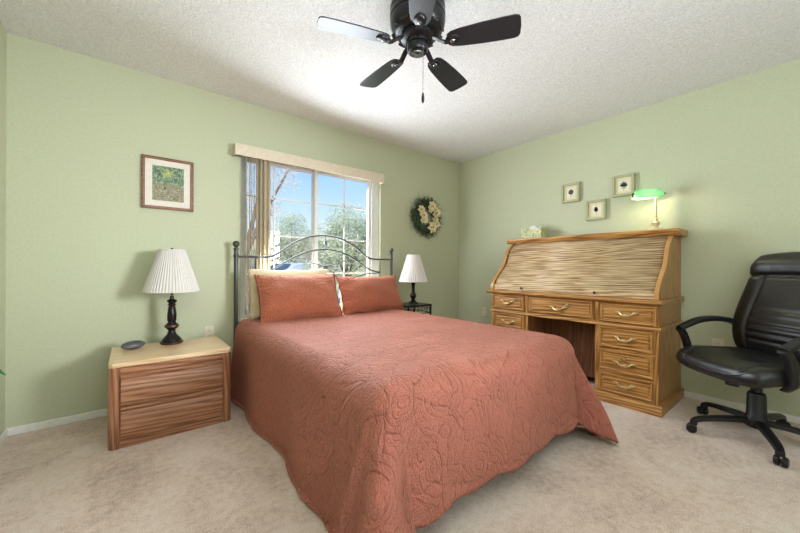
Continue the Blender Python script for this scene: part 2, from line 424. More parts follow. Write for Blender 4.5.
# ------------------------------------------------------------------ table lamps
def shade_mat():
    t = NT('pleated_ivory_fabric'); t.b.inputs['Base Color'].default_value = srgb(246, 243, 240); t.b.inputs['Roughness'].default_value = .8
    tr = t.n('BsdfTranslucent'); tr.inputs[0].default_value = srgb(250, 240, 225); mx = t.n('MixShader'); mx.inputs[0].default_value = .3
    c = t.coord(); nz = t.noise(c, 70, 2); t.bump(nz, .1, .002)
    t.l(t.b.outputs[0], mx.inputs[1]); t.l(tr.outputs[0], mx.inputs[2]); t.l(mx.outputs[0], t.out.inputs[0]); return t.m
M_shade = shade_mat()
def lamp(loc, label, R, r, z0, z1, zb, prof, pleats=54):
    t = thing('table_lamp', label, 'lamp', loc)
    obj('base', lathe(bmesh.new(), prof, 36), M_bronze, t, smooth=True)
    bm = bmesh.new(); n = pleats*4; rows = 14
    for side, off in ((0, 0), (1, -.002)):
        rr = []
        for k in range(rows+1):
            f = k/rows; rad = R+(r-R)*f; z = z0+(z1-z0)*f
            ring = []
            for i in range(n):
                a = 2*PI*i/n; am = .0042*(rad/R)*(1 if (i % 4) in (0, 1) else -1)
                am *= (.9+.2*math.sin(7*a)) 
                q = rad+off+am; ring.append(bm.verts.new((q*math.cos(a), q*math.sin(a), z)))
            rr.append(ring)
        for k in range(rows):
            for i in range(n): bm.faces.new((rr[k][i], rr[k][(i+1) % n], rr[k+1][(i+1) % n], rr[k+1][i]))
        if side == 0: o_ = rr
        else:
            for k in (0, rows):
                for i in range(n): bm.faces.new((o_[k][i], o_[k][(i+1) % n], rr[k][(i+1) % n], rr[k][i]))
    sh = obj('lamp_shade', bm, M_shade, t)
    bm = bmesh.new()
    for nm_, rad, z in (('lower_trim', R, z0), ('upper_trim', r, z1)):
        bm = bmesh.new(); lathe(bm, [(rad+.0035, z-.003), (rad+.0045, z), (rad+.0035, z+.004), (rad-.003, z+.004), (rad-.003, z-.003), (rad+.0035, z-.003)], 64)
        obj(nm_, bm, M_shade, sh, smooth=True)
    bm = bmesh.new()
    tube(bm, [(0, 0, zb), (0, 0, z0+.03)], .008)
    for s in (-1, 1): tube(bm, [(0, 0, z0+.02), (s*.045, 0, z0+.06), (s*.045, 0, z1-.06), (0, 0, z1-.005)], .0015, 6, 6)
    for k in range(3): a = 2*PI*k/3; tube(bm, [(0, 0, z1-.005), (r*math.cos(a), r*math.sin(a), z1-.005)], .0015, 6)
    obj('harp', bm, M_bronze2, t, smooth=True)
    obj('bulb', ball(bmesh.new(), (0, 0, z0+.09), .028, sz=1.2), plain('frosted_bulb', srgb(240, 238, 230), .4), t, smooth=True)
    obj('finial', lathe(bmesh.new(), [(.004, z1-.008), (.006, z1), (.011, z1+.004), (.009, z1+.012), (.001, z1+.018)], 14), M_bronze, t, smooth=True)
    return t
prof1 = [(.066, 0), (.070, .004), (.070, .016), (.062, .022), (.060, .030), (.048, .046), (.030, .066), (.022, .090), (.022, .098), (.030, .106),
         (.041, .118), (.043, .128), (.038, .138), (.026, .150), (.024, .158), (.029, .170), (.029, .21), (.023, .262), (.019, .272), (.026, .278),
         (.026, .284), (.018, .290), (.030, .302), (.032, .312), (.014, .320), (.010, .345), (.001, .346)]
l1 = lamp((.240, 2.945, .497), 'dark turned table lamp with white pleated shade on the nightstand', .172, .082, .378, .676, .35, prof1)
for pr_ in ([(.0445, .120), (.0455, .128), (.0415, .136)], [(.0715, .005), (.072, .015)], [(.0265, .279), (.0275, .283)]):
    obj('copper_band', lathe(bmesh.new(), pr_, 36), M_bronze2, l1, smooth=True)

# clock
M_clock = plain('silver_grey_plastic', srgb(96, 100, 104), .35, .4)
t = thing('alarm_clock', 'small oval silver and black clock radio on the nightstand', 'clock', (.02, 2.90, .497), math.radians(20))
bm = bmesh.new(); ball(bm, (0, 0, .028), .052, 1.3, .85, .54, 28, 14); obj('body', bm, M_clock, t, smooth=True)
bm = bmesh.new(); lathe(bm, [(.046, .0), (.052, .004), (.052, .010), (.047, .013), (.046, .0)], 32, M=Matrix.Translation((0, -.006, .026)) @ Matrix.Rotation(math.radians(25), 4, 'X') @ Matrix.Diagonal((1.25, .72, 1, 1)))
obj('silver_bezel', bm, M_chrome, t, smooth=True)
bm = bmesh.new()
for k in range(-3, 4): box(bm, k*.012-.004, k*.012+.004, -.02, .012, .0455, .0505)
obj('button_row', bm, M_slot, t, bevel=.001)

# ------------------------------------------------------------------ framed picture on window wall
def art_mat():
    t = NT('garden_painting'); c = t.coord('Object')
    n1 = t.noise(c, 60, 4, .8, 1.0); n2 = t.noise(c, 120, 3, .75)
    sep = t.n('SeparateXYZ'); t.l(c, sep.inputs[0])
    f = t.math('ADD', t.math('MULTIPLY', n1, .9), t.math('MULTIPLY', n2, .25))
    green = t.ramp(f, [(.44, srgb(30, 38, 56)), (.52, srgb(60, 84, 80)), (.60, srgb(112, 146, 108)), (.72, srgb(190, 200, 160))])
    flow = t.ramp(f, [(.44, srgb(58, 78, 70)), (.52, srgb(104, 132, 92)), (.56, srgb(170, 122, 116)), (.61, srgb(120, 144, 104)), (.68, srgb(206, 186, 160))])
    mx = t.n('MixRGB'); t.l(t.math('GREATER_THAN', t.math('ADD', sep.outputs[2], t.math('MULTIPLY', n1, .22)), .115), mx.inputs[0])
    t.l(flow, mx.inputs[1]); t.l(green, mx.inputs[2])
    # yellow bough near the top
    dx = t.math('ABSOLUTE', t.math('SUBTRACT', sep.outputs[0], .0)); dz = t.math('ABSOLUTE', t.math('SUBTRACT', sep.outputs[2], .075))
    dd = t.math('ADD', t.math('ADD', t.math('MULTIPLY', dx, .7), dz), t.math('MULTIPLY', n2, .34))
    m2 = t.n('MixRGB'); t.l(t.math('LESS_THAN', dd, .185), m2.inputs[0]); t.l(mx.outputs[0], m2.inputs[1]); m2.inputs[2].default_value = srgb(196, 196, 92)
    t.l(m2.outputs[0], t.b.inputs['Base Color']); t.b.inputs['Roughness'].default_value = .5; return t.m
M_mat = plain('ivory_mat_board', srgb(232, 224, 212), .8)
M_frame = oak('brown_picture_frame', 0, srgb(72, 42, 30), srgb(112, 70, 50), srgb(146, 98, 72))
def picture(name, label, w, h, loc, rz, fw, dep, fmat, mmat, mw, art, group=None, lip=None):
    """hangs in XZ plane, faces local -Y, back at y=0"""
    t = thing(name, label, 'picture', loc, rz, group)
    bm = bmesh.new()
    for (a, b, c, d) in ((-w/2, w/2, h/2-fw, h/2), (-w/2, w/2, -h/2, -h/2+fw), (-w/2, -w/2+fw, -h/2+fw, h/2-fw), (w/2-fw, w/2, -h/2+fw, h/2-fw)):
        box(bm, a, b, -dep, 0, c, d)
    fo = obj('frame', bm, fmat, t, bevel=.003)
    if lip:
        bm = bmesh.new(); e_ = fw*.55; k = .004
        for (a, b, c, d) in ((-w/2+e_, w/2-e_, h/2-e_-k, h/2-e_), (-w/2+e_, w/2-e_, -h/2+e_, -h/2+e_+k), (-w/2+e_, -w/2+e_+k, -h/2+e_, h/2-e_), (w/2-e_-k, w/2-e_, -h/2+e_, h/2-e_)):
            box(bm, a, b, -dep-.002, -dep+.001, c, d)
        obj('frame_lip', bm, lip, fo)
    bm = bmesh.new(); wi, hi = w-2*fw, h-2*fw; aw, ah = wi-2*mw, hi-2*mw
    for (a, b, c, d) in ((-wi/2, wi/2, hi/2-mw, hi/2), (-wi/2, wi/2, -hi/2, -hi/2+mw), (-wi/2, -wi/2+mw, -hi/2+mw, hi/2-mw), (wi/2-mw, wi/2, -hi/2+mw, hi/2-mw)):
        box(bm, a, b, -dep*.55, -dep*.2, c, d)
    obj('mat_board', bm, mmat, t)
    obj('artwork', B(-aw/2, aw/2, -dep*.4, -dep*.1, -ah/2, ah/2), art, t)
    return t
picture('framed_picture', 'brown wood framed garden painting with ivory mat above the nightstand', .331, .393, (.230, YB-.001, 1.686), 0, .021, .022, M_frame, M_mat, .044, art_mat(), lip=plain('dark_gilt', srgb(158, 112, 80), .4, .3))

# three botanical frames on right wall
M_sage = plain('sage_frame', srgb(168, 172, 138), .45); M_gilt = plain('pale_gilt_lip', srgb(206, 196, 150), .4, .2)
M_paper = plain('cream_paper', srgb(232, 226, 200), .85); M_ink = plain('botanical_ink', srgb(84, 92, 88), .8)
M_m2 = plain('warm_cream_mat', srgb(222, 212, 176), .8)
def sprig(parent, dep, kind, sc):
    bm = bmesh.new(); r_ = random.Random(kind); y0 = -dep*.42
    def leaf(cx, cz, ang, L, W):
        pts = []
        for k in range(9): u = k/8; pts.append((u*L, W*math.sin(PI*u)))
        for k in range(7, 0, -1): u = k/8; pts.append((u*L, -W*math.sin(PI*u)))
        ca, sa = math.cos(ang), math.sin(ang)
        prism(bm, pts, y0-.0012, y0, lambda u, v, h: Vector((cx+u*ca-v*sa, h, cz+u*sa+v*ca)))
    tube(bm, [(0, y0-.001, -.028*sc), (.002, y0-.001, 0), (0, y0-.001, .02*sc)], .0009, 6)
    if kind == 1:
        for k in range(9): a = 2*PI*k/9; leaf(.003*math.cos(a), .008+.003*math.sin(a), a, .015*sc, .0045*sc)
        leaf(0, -.014, 2.5, .014*sc, .004); leaf(0, -.014, .6, .014*sc, .004)
    elif kind == 2:
        for k in range(6):
            z = -.018+k*.007; 
            for s in (0, 1): leaf(0, z, (.9 if s == 0 else PI-.9), (.017-.0016*k)*sc, .004*sc)
    else:
        for a in (.35, .8, 1.25, 1.65, 2.1, 2.6): leaf(0, -.01, a, .03*sc*(1-.25*abs(a-1.5)), .0048*sc)
        leaf(0, -.018, 3.4, .012*sc, .003); leaf(0, -.018, -.3, .012*sc, .003)
    obj('plant_print', bm, M_ink, parent)
for (yc, zc, k, lb) in ((1.617, 1.829, 1, 'small sage frame with round flower print, nearest the room corner'),
                        (1.375, 1.621, 2, 'small sage frame with upright sprig print, lowest of the three'),
                        (1.141, 1.817, 3, 'small sage frame with branching leaf print, beside the green lamp')):
    # 90-degree turn: local -Y -> world -X
    t = picture('botanical_picture', lb, .179, .194, (XR-.001, yc, zc), -PI/2, .022, .034, M_sage, M_m2, .020, M_paper, None, M_gilt)
    # local x points to -y world after -90deg turn
    art = [c for c in t.children if c.name.startswith('artwork')][0]
    sprig(art, .034, k, 1.7)

# ------------------------------------------------------------------ wreath
def wreath():
    t = thing('wreath', 'green pine wreath with cream flowers on the wall right of window', 'wreath', (2.915, YB-.002, 1.686)); t.scale = (1.10, 1.05, 1.08)
    r_ = random.Random(5); bm = bmesh.new()
    tube(bm, [(.17*math.cos(2*PI*k/24), -.03, .17*math.sin(2*PI*k/24)) for k in range(25)], .018, 8)
    for k in range(1500):
        a = r_.uniform(0, 2*PI); rr = .17+r_.gauss(0, .030); y = -.03+r_.uniform(-.03, .018)
        p = Vector((rr*math.cos(a), y, rr*math.sin(a)))
        d = Vector((math.cos(a)*r_.uniform(-.5, 1)+r_.gauss(0, .4), r_.uniform(-.5, .15), math.sin(a)*r_.uniform(-.5, 1)+r_.gauss(0, .4))).normalized()
        L = r_.uniform(.035, .075); s = d.cross(Vector((0, 1, 0))); s = s.normalized()*r_.uniform(.0015, .003) if s.length > .01 else Vector((.002, 0, 0))
        q = p+d*L; q.y = min(q.y, -.003)
        a1, b1, c1 = bm.verts.new(p-s), bm.verts.new(p+s), bm.verts.new(q)
        u1 = bm.verts.new((p+q)/2+Vector((0, -.002, 0)))
        bm.faces.new((a1, b1, u1)); bm.faces.new((b1, c1, u1)); bm.faces.new((c1, a1, u1))
    tn = NT('pine_needles'); c = tn.coord(); tn.l(tn.ramp(tn.noise(c, 18, 2), [(.3, srgb(30, 44, 36)), (.7, srgb(66, 84, 56))]), tn.b.inputs['Base Color']); tn.b.inputs['Roughness'].default_value = .7
    obj('foliage', bm, tn.m, t)
    bm = bmesh.new()
    for k in range(46):
        a = r_.uniform(0, 2*PI); rr = .16+r_.uniform(-.07, .06); cx, cz = rr*math.cos(a), rr*math.sin(a); an = r_.uniform(0, 2*PI); L = r_.uniform(.05, .085); W = L*.24
        pts = [(L*(i/6), W*math.sin(PI*i/6)) for i in range(7)]+[(L*(i/6), -W*math.sin(PI*i/6)) for i in range(5, 0, -1)]
        y0 = r_.uniform(-.06, -.045)
        prism(bm, pts, y0, y0+.0012, lambda u, v, h: Vector((cx+u*math.cos(an)-v*math.sin(an), h-.18*abs(v), cz+u*math.sin(an)+v*math.cos(an))))
    obj('leaves', bm, plain('dark_green_leaf', srgb(44, 72, 50), .4), t)
    pet = plain('cream_petal', srgb(240, 226, 184), .6); cen = plain('olive_flower_centre', srgb(150, 128, 52), .7)
    for (cx, cz, rad) in ((-.115, .07, .045), (-.075, .005, .05), (-.09, -.05, .03), (-.055, -.045, .036), (.055, .125, .055), (.03, .085, .036), (.125, .055, .058),
                          (.10, -.035, .045), (.06, -.12, .062), (.13, -.085, .04)):
        rad *= 1.18; bm = bmesh.new(); n = 6; rot = r_.uniform(0, 1)
        for L in range(2):
            for k in range(n):
                a = 2*PI*(k+.5*L)/n+rot; 
                rr = rad*(1-.3*L); W = rr*.40
                g = {}
                for i in range(6):
                    for j in range(-2, 3):
                        u = i/5; wv = W*math.sin(PI*min(u*.82+.12, 1))*(j/2)
                        x, z = u*rr, wv; y = -.062-.012*L-.014*math.sin(u*PI*.8)*(1+L)+.010*(j/2)**2*-1
                        g[i, j] = (cx+x*math.cos(a)-z*math.sin(a), y, cz+x*math.sin(a)+z*math.cos(a))
                top = {k2: bm.verts.new(v) for k2, v in g.items()}
                for i in range(5):
                    for j in range(-2, 2): bm.faces.new((top[i, j], top[i+1, j], top[i+1, j+1], top[i, j+1]))
        f = obj('flower', bm, pet, t, smooth='all')
        sm = f.modifiers.new('s', 'SOLIDIFY'); sm.thickness = .0015
        obj('flower_centre', ball(bmesh.new(), (cx, -.082, cz), rad*.28, sy=.6, seg=10, rings=6), cen, f, smooth=True)
wreath()

# ------------------------------------------------------------------ outlets
def outlet(loc, rz, lb):
    t = thing('wall_outlet', lb, 'outlet', loc, rz)
    obj('cover_plate', B(-.036, .036, -.006, 0, -.058, .058), M_plate, t, bevel=.003)
    for s in (-1, 1):
        so = obj('socket', B(-.016, .016, -.008, -.005, s*.02-.013, s*.02+.013), M_plate, t, bevel=.003)
        bm = bmesh.new(); box(bm, -.008, -.006, -.0085, -.0075, s*.02-.004, s*.02+.005); box(bm, .006, .008, -.0085, -.0075, s*.02-.004, s*.02+.005)
        obj('slot', bm, M_slot, so)
    return t
outlet((.512, YB, .505), 0, 'ivory wall outlet on back wall just above nightstand by the bed')
outlet((XR, 2.71, .48), -PI/2, 'ivory wall outlet on right wall beyond far end of desk')
outlet((XR, .50, .455), -PI/2, 'ivory wall outlet behind the black office chair')

# ------------------------------------------------------------------ bed
bed = thing('bed', 'bed with dark pewter metal arched headboard in front of window', 'bed', (1.501, 3.045, 0))
def P(x, z): return ((x-1.443)*KW, 0, z if z < .3 else 1.064+(z-1.064)*KW)
for x in (.664, 2.222):
    pb = obj('headboard_post', tube(bmesh.new(), [P(x, .0), P(x, 1.20)], .017, 14), M_iron, bed, smooth=True)
    bm = lathe(bmesh.new(), [(.018, 1.185), (.022, 1.19), (.022, 1.198), (.013, 1.204), (.012, 1.208), (.024, 1.222), (.028, 1.236), (.024, 1.250), (.012, 1.260), (.0005, 1.262)], 18, c=((x-1.443)*KW, 0, .007))
    obj('finial', bm, M_iron, pb, smooth=True)
    bm = lathe(bmesh.new(), [(.018, 1.125), (.022, 1.129), (.022, 1.143), (.018, 1.147)], 18, c=((x-1.443)*KW, 0, .007))
    obj('collar', bm, M_iron, pb, smooth=True)
bm = bmesh.new()
top = [(.664, 1.135), (.80, 1.135), (.93, 1.140), (1.02, 1.185), (1.13, 1.262), (1.28, 1.327), (1.443, 1.348)]
top = top+[(2*1.443-x, z) for x, z in top[-2::-1]]
tube(bm, [P(*p) for p in top], .009, 10, 6)
obj('top_rail', bm, M_iron, bed, smooth=True)
bm = bmesh.new()
sec = [(.815, 1.0), (.86, 1.005), (.95, 1.03), (1.10, 1.118), (1.26, 1.19), (1.443, 1.218)]
sec = sec+[(2*1.443-x, z) for x, z in sec[-2::-1]]
tube(bm, [P(*p) for p in sec], .008, 10, 6)
obj('inner_arch', bm, M_iron, bed, smooth=True)
bm = bmesh.new()
for s in (0, 1):
    m = (lambda x: x) if s == 0 else (lambda x: 2*1.443-x)
    tube(bm, [P(m(.815), 1.135), P(m(.815), .58)], .008, 8)
    tube(bm, [P(m(1.13), 1.12), P(m(1.24), 1.11), P(m(1.36), 1.078), P(m(1.443), 1.050), P(m(1.53), .99), P(m(1.60), .915), P(m(1.72), .90)], .005, 8, 6)
    tube(bm, [P(m(.815), .99), P(m(.95), .985), P(m(1.10), .955), P(m(1.2), .92), P(m(1.30), .90)], .005, 8, 6)
tube(bm, [P(1.443, 1.345), P(1.443, 1.218)], .005, 8)
obj('scrollwork', bm, M_iron, bed, smooth=True)
obj('spindle_bead', ball(bmesh.new(), (0, 0, 1.291), .015, sz=1.5), M_iron, bed, smooth=True)
obj('cast_knot', ball(bmesh.new(), (0, 0, 1.050), .018, 1.5, .7, 1.1), M_iron, bed, smooth=True)
obj('lower_rail', tube(bmesh.new(), [P(.664, .60), P(2.222, .60)], .009, 10), M_iron, bed, smooth=True)
bm = bmesh.new()
for x in (-.60, .48):
    for y in (-1.45, -.6): obj('frame_leg', tube(bmesh.new(), [(x, y, 0), (x, y, .16)], .02, 10), M_plastic, bed, smooth=True)
bm = bmesh.new(); box(bm, -.77, .625, -2.03, -.03, .15, .18); obj('side_rail', bm, M_plastic, bed)
obj('box_spring', B(-.77, .625, -2.03, -.06, .185, .37), plain('white_ticking', srgb(214, 208, 200), .9), bed, bevel=.02)
obj('mattress', B(-.77, .625, -2.03, -.06, .372, .60), plain('mattress_ticking', srgb(224, 220, 212), .9), bed, bevel=.04, seg=3)

# bedspread
def bedspread():
    x0, x1, y0, y1, Zt = .775, 2.10, 1.048, 2.96, .622
    rr = .105; arc = rr*PI/2
    Ls, Lf = .70, .565
    bm = bmesh.new(); uvl = bm.loops.layers.uv.new('UVMap')
    def place(da, db, sx, ax, ay):
        # da: cloth beyond side (>=0), db: cloth beyond foot (>=0)
        d = math.hypot(da, db)
        if d < 1e-6:
            z = Zt + .006*math.sin(ax*5)*math.sin(ay*4)
            return Vector((ax, ay, z))
        th = math.atan2(da, db)   # 0 at the foot, pi/2 on the side
        t2 = (PI/2)*(th/(PI/2))**(1.0 if sx < 0 else 1.55); cx, cy = math.sin(t2), math.cos(t2)
        corner = math.sin(2*th) if (da > 0 and db > 0) else 0
        fl = .09+(.44 if sx < 0 else .25)*corner
        if da > 0 and db == 0: fl = .012+.07*max(0, (ay-2.25))+.10*max(0, 1-(ay-y0)/.75)**1.5
        if da > 0 and db > 0:
            fs, ff = .112, .09; w_ = th/(PI/2); fl = ff*(1-w_)+fs*w_+(.42 if sx < 0 else .25)*corner**.8
        if d < arc:
            ph = d/rr; out, down = rr*math.sin(ph), rr*(1-math.cos(ph))
        else:
            e_ = d-arc; out, down = rr+e_*math.sin(fl), rr+e_*math.cos(fl)
        k = max(0, min(1, (d-arc*.8)/.45)); k = k*k*(3-2*k)
        if da > 0 and db > 0:
            out += k*.055*math.cos(th*8+.6)*corner**.6
        elif db > 0:
            edge = min(1, min(ax-x0, x1-ax)/.3)
            out += k*.014*math.sin(ax*9+.8)*edge
        else:
            edge = min(1, (ay-y0)/.3); out += k*.020*math.sin(ay*8.5+1.0)*edge
        lim = Zt-.010
        if down > lim:
            out += (down-lim)*.85; down = lim-.004*math.sin((down-lim)*40)
        return Vector((ax+sx*cx*out, ay-cy*out, Zt-down))
    st = .0165
    na = int((x1-x0)/st); A = [x0+(x1-x0)*i/na for i in range(na+1)]
    nsd = int(Ls/st); nf = int(Lf/st); nb = int((y1-y0)/st)
    # columns: left drop (nsd), top, right drop ; rows: foot drop, top
    cols = [(-1, k) for k in range(nsd, 0, -1)]+[(0, i) for i in range(na+1)]+[(1, k) for k in range(1, nsd+1)]
    rows = [('f', k) for k in range(nf, 0, -1)]+[('t', j) for j in range(nb+1)]
    V = {}; UV = {}
    for ci, (s, i) in enumerate(cols):
        for rj, (kind, j) in enumerate(rows):
            if s == 0: da, ax, sx = 0, A[i], 0
            else: da, ax, sx = i/nsd, (x0 if s < 0 else x1), s
            if kind == 't': db, ay = 0, y0+(y1-y0)*j/nb
            else: db, ay = j/nf, y0
            ls, lf = Ls, Lf
            # scalloped hem
            if kind == 't': ls += .008*abs(math.sin(ay*PI/.26))-.006
            if s == 0: lf += .022*abs(math.sin((ax+.05)*PI/.27))-.014
            if da > 0 and db > 0:
                # rounded corner of the cloth, elongated diagonal
                m = max(da, db); n_ = math.hypot(da, db); 
                th = math.atan2(da*ls, db*lf); p_ = 3.4 if s < 0 else 3.2
                rmax = ((abs(math.sin(th))/ls)**p_+(abs(math.cos(th))/lf)**p_)**(-1/p_)
                dd = m*rmax; DA, DB = dd*math.sin(th), dd*math.cos(th)
            else: DA, DB = da*ls, db*lf
            V[ci, rj] = bm.verts.new(place(DA, DB, sx if s else 0, ax, ay))
            UV[ci, rj] = (ax+sx*DA if s else ax, ay-DB)
    for ci in range(len(cols)-1):
        for rj in range(len(rows)-1):
            ks = [(ci, rj), (ci+1, rj), (ci+1, rj+1), (ci, rj+1)]
            f = bm.faces.new([V[k] for k in ks])
            for lp, k in zip(f.loops, ks): lp[uvl].uv = UV[k]
    o = obj('bedspread', bm, M_quilt, smooth='all')
    s = o.modifiers.new('s', 'SOLIDIFY'); s.thickness = .006; s.offset = -1
    tag(o, 'salmon pink quilted bedspread draped to the carpet over the bed', 'bedspread')
bedspread()

# pillows
def pillow(name, lb, w, h, th, loc, rot, mat, flange=.0, group=None, seed=0):
    r_ = random.Random(seed)
    ph = [r_.uniform(0, 6) for _ in range(6)]
    def fn(u, v, s):
        k = 1-.07*(u*u*v*v)
        x = u*w/2*(1-.05*(1-v*v)*abs(u)**3*0+.0) ; z = v*h/2
        x *= 1-.045*(1-abs(v)**2)*(1 if abs(u) > .0 else 0)*abs(u); z *= 1-.06*(1-abs(u)**2)*abs(v)
        fu = max(0, 1-(abs(u)/(1-flange))**2.6) if abs(u) < 1-flange else 0
        fv = max(0, 1-(abs(v)/(1-flange*1.3))**2.6) if abs(v) < 1-flange*1.3 else 0
        t_ = th/2*(fu*fv)**.5
        t_ += .003 if (abs(u) < .999 and abs(v) < .999) else 0
        wr = .006*math.sin(5*u+ph[0]+3*v)*math.sin(4*v+ph[1])*(fu*fv)**.5+.004*math.sin(11*u*v+ph[2])
        return Vector((x, -s*t_-wr*(1 if s > 0 else .3)-.02*(z/h)**2, z+.004*math.sin(9*u+ph[3])*(abs(v) > .9)))
    bm = pad(44, 30, fn)
    o = obj(name, bm, mat, smooth='all', loc=loc, rot=rot)
    tag(o, lb, 'pillow', group); return o
pillow('pillow', 'beige pillow leaning behind the left salmon pillow sham', .72, .42, .12, (1.11, 2.90, .830), (math.radians(-14), 0, 0), M_beige, seed=1)
pillow('pillow', 'beige pillow peeking out from behind the right salmon pillow sham', .66, .335, .12, (1.90, 2.90, .780), (math.radians(-14), 0, 0), M_beige, seed=2)
pillow('pillow_sham', 'salmon quilted pillow sham at left side of the bed head', .71, .41, .20, (1.125, 2.735, .802), (math.radians(-24), 0, math.radians(-1)), M_sham, .05, seed=3)
pillow('pillow_sham', 'salmon quilted pillow sham at right side of the bed head', .72, .38, .19, (1.865, 2.77, .790), (math.radians(-24), 0, math.radians(1)), M_sham, .05, seed=4)

# ------------------------------------------------------------------ small metal table + lamp right of the bed
t = thing('bedside_table', 'black openwork metal bedside table right of the bed', 'table', (2.44, 2.84, 0))
bm = bmesh.new(); box(bm, -.17, .17, -.15, .15, .636, .648); obj('top', bm, M_bronze, t, bevel=.004)
bm = bmesh.new()
for (ax_, s) in (('x', -1), ('x', 1), ('y', -1), ('y', 1)):
    L = .17 if ax_ == 'x' else .15; off = (.148 if ax_ == 'x' else .168)*s
    Q = (lambda u, z: (u, off, z)) if ax_ == 'x' else (lambda u, z: (off, u, z))
    tube(bm, [Q(-L, .555), Q(L, .555)], .005, 8); tube(bm, [Q(-L, .632), Q(L, .632)], .005, 8)
    for k in range(6):
        c0 = -L+2*L*(k+.5)/6; r0 = L/6*.8
        tube(bm, [Q(c0+r0*math.cos(a)*(1-.06*j), .594+.034*math.sin(a)*(1-.06*j)) for j, a in enumerate([i*PI/5 for i in range(13)])], .003, 6)
obj('scroll_apron', bm, M_bronze, t, smooth=True)
for sx in (-1, 1):
    for sy in (-1, 1): obj('leg', tube(bmesh.new(), [(sx*.16, sy*.14, 0), (sx*.155, sy*.135, .3), (sx*.162, sy*.142, .64)], .010, 10, 5), M_bronze, t, smooth=True)
prof2 = [(.052, 0), (.055, .004), (.053, .014), (.030, .026), (.018, .045), (.026, .06), (.034, .075), (.037, .088), (.030, .105), (.019, .130), (.018, .17), (.021, .21), (.026, .222),
         (.018, .232), (.010, .25), (.001, .251)]
lamp((2.475, 2.85, .648), 'small black table lamp with white pleated shade right of the bed', .158, .070, .245, .540, .24, prof2, 46)

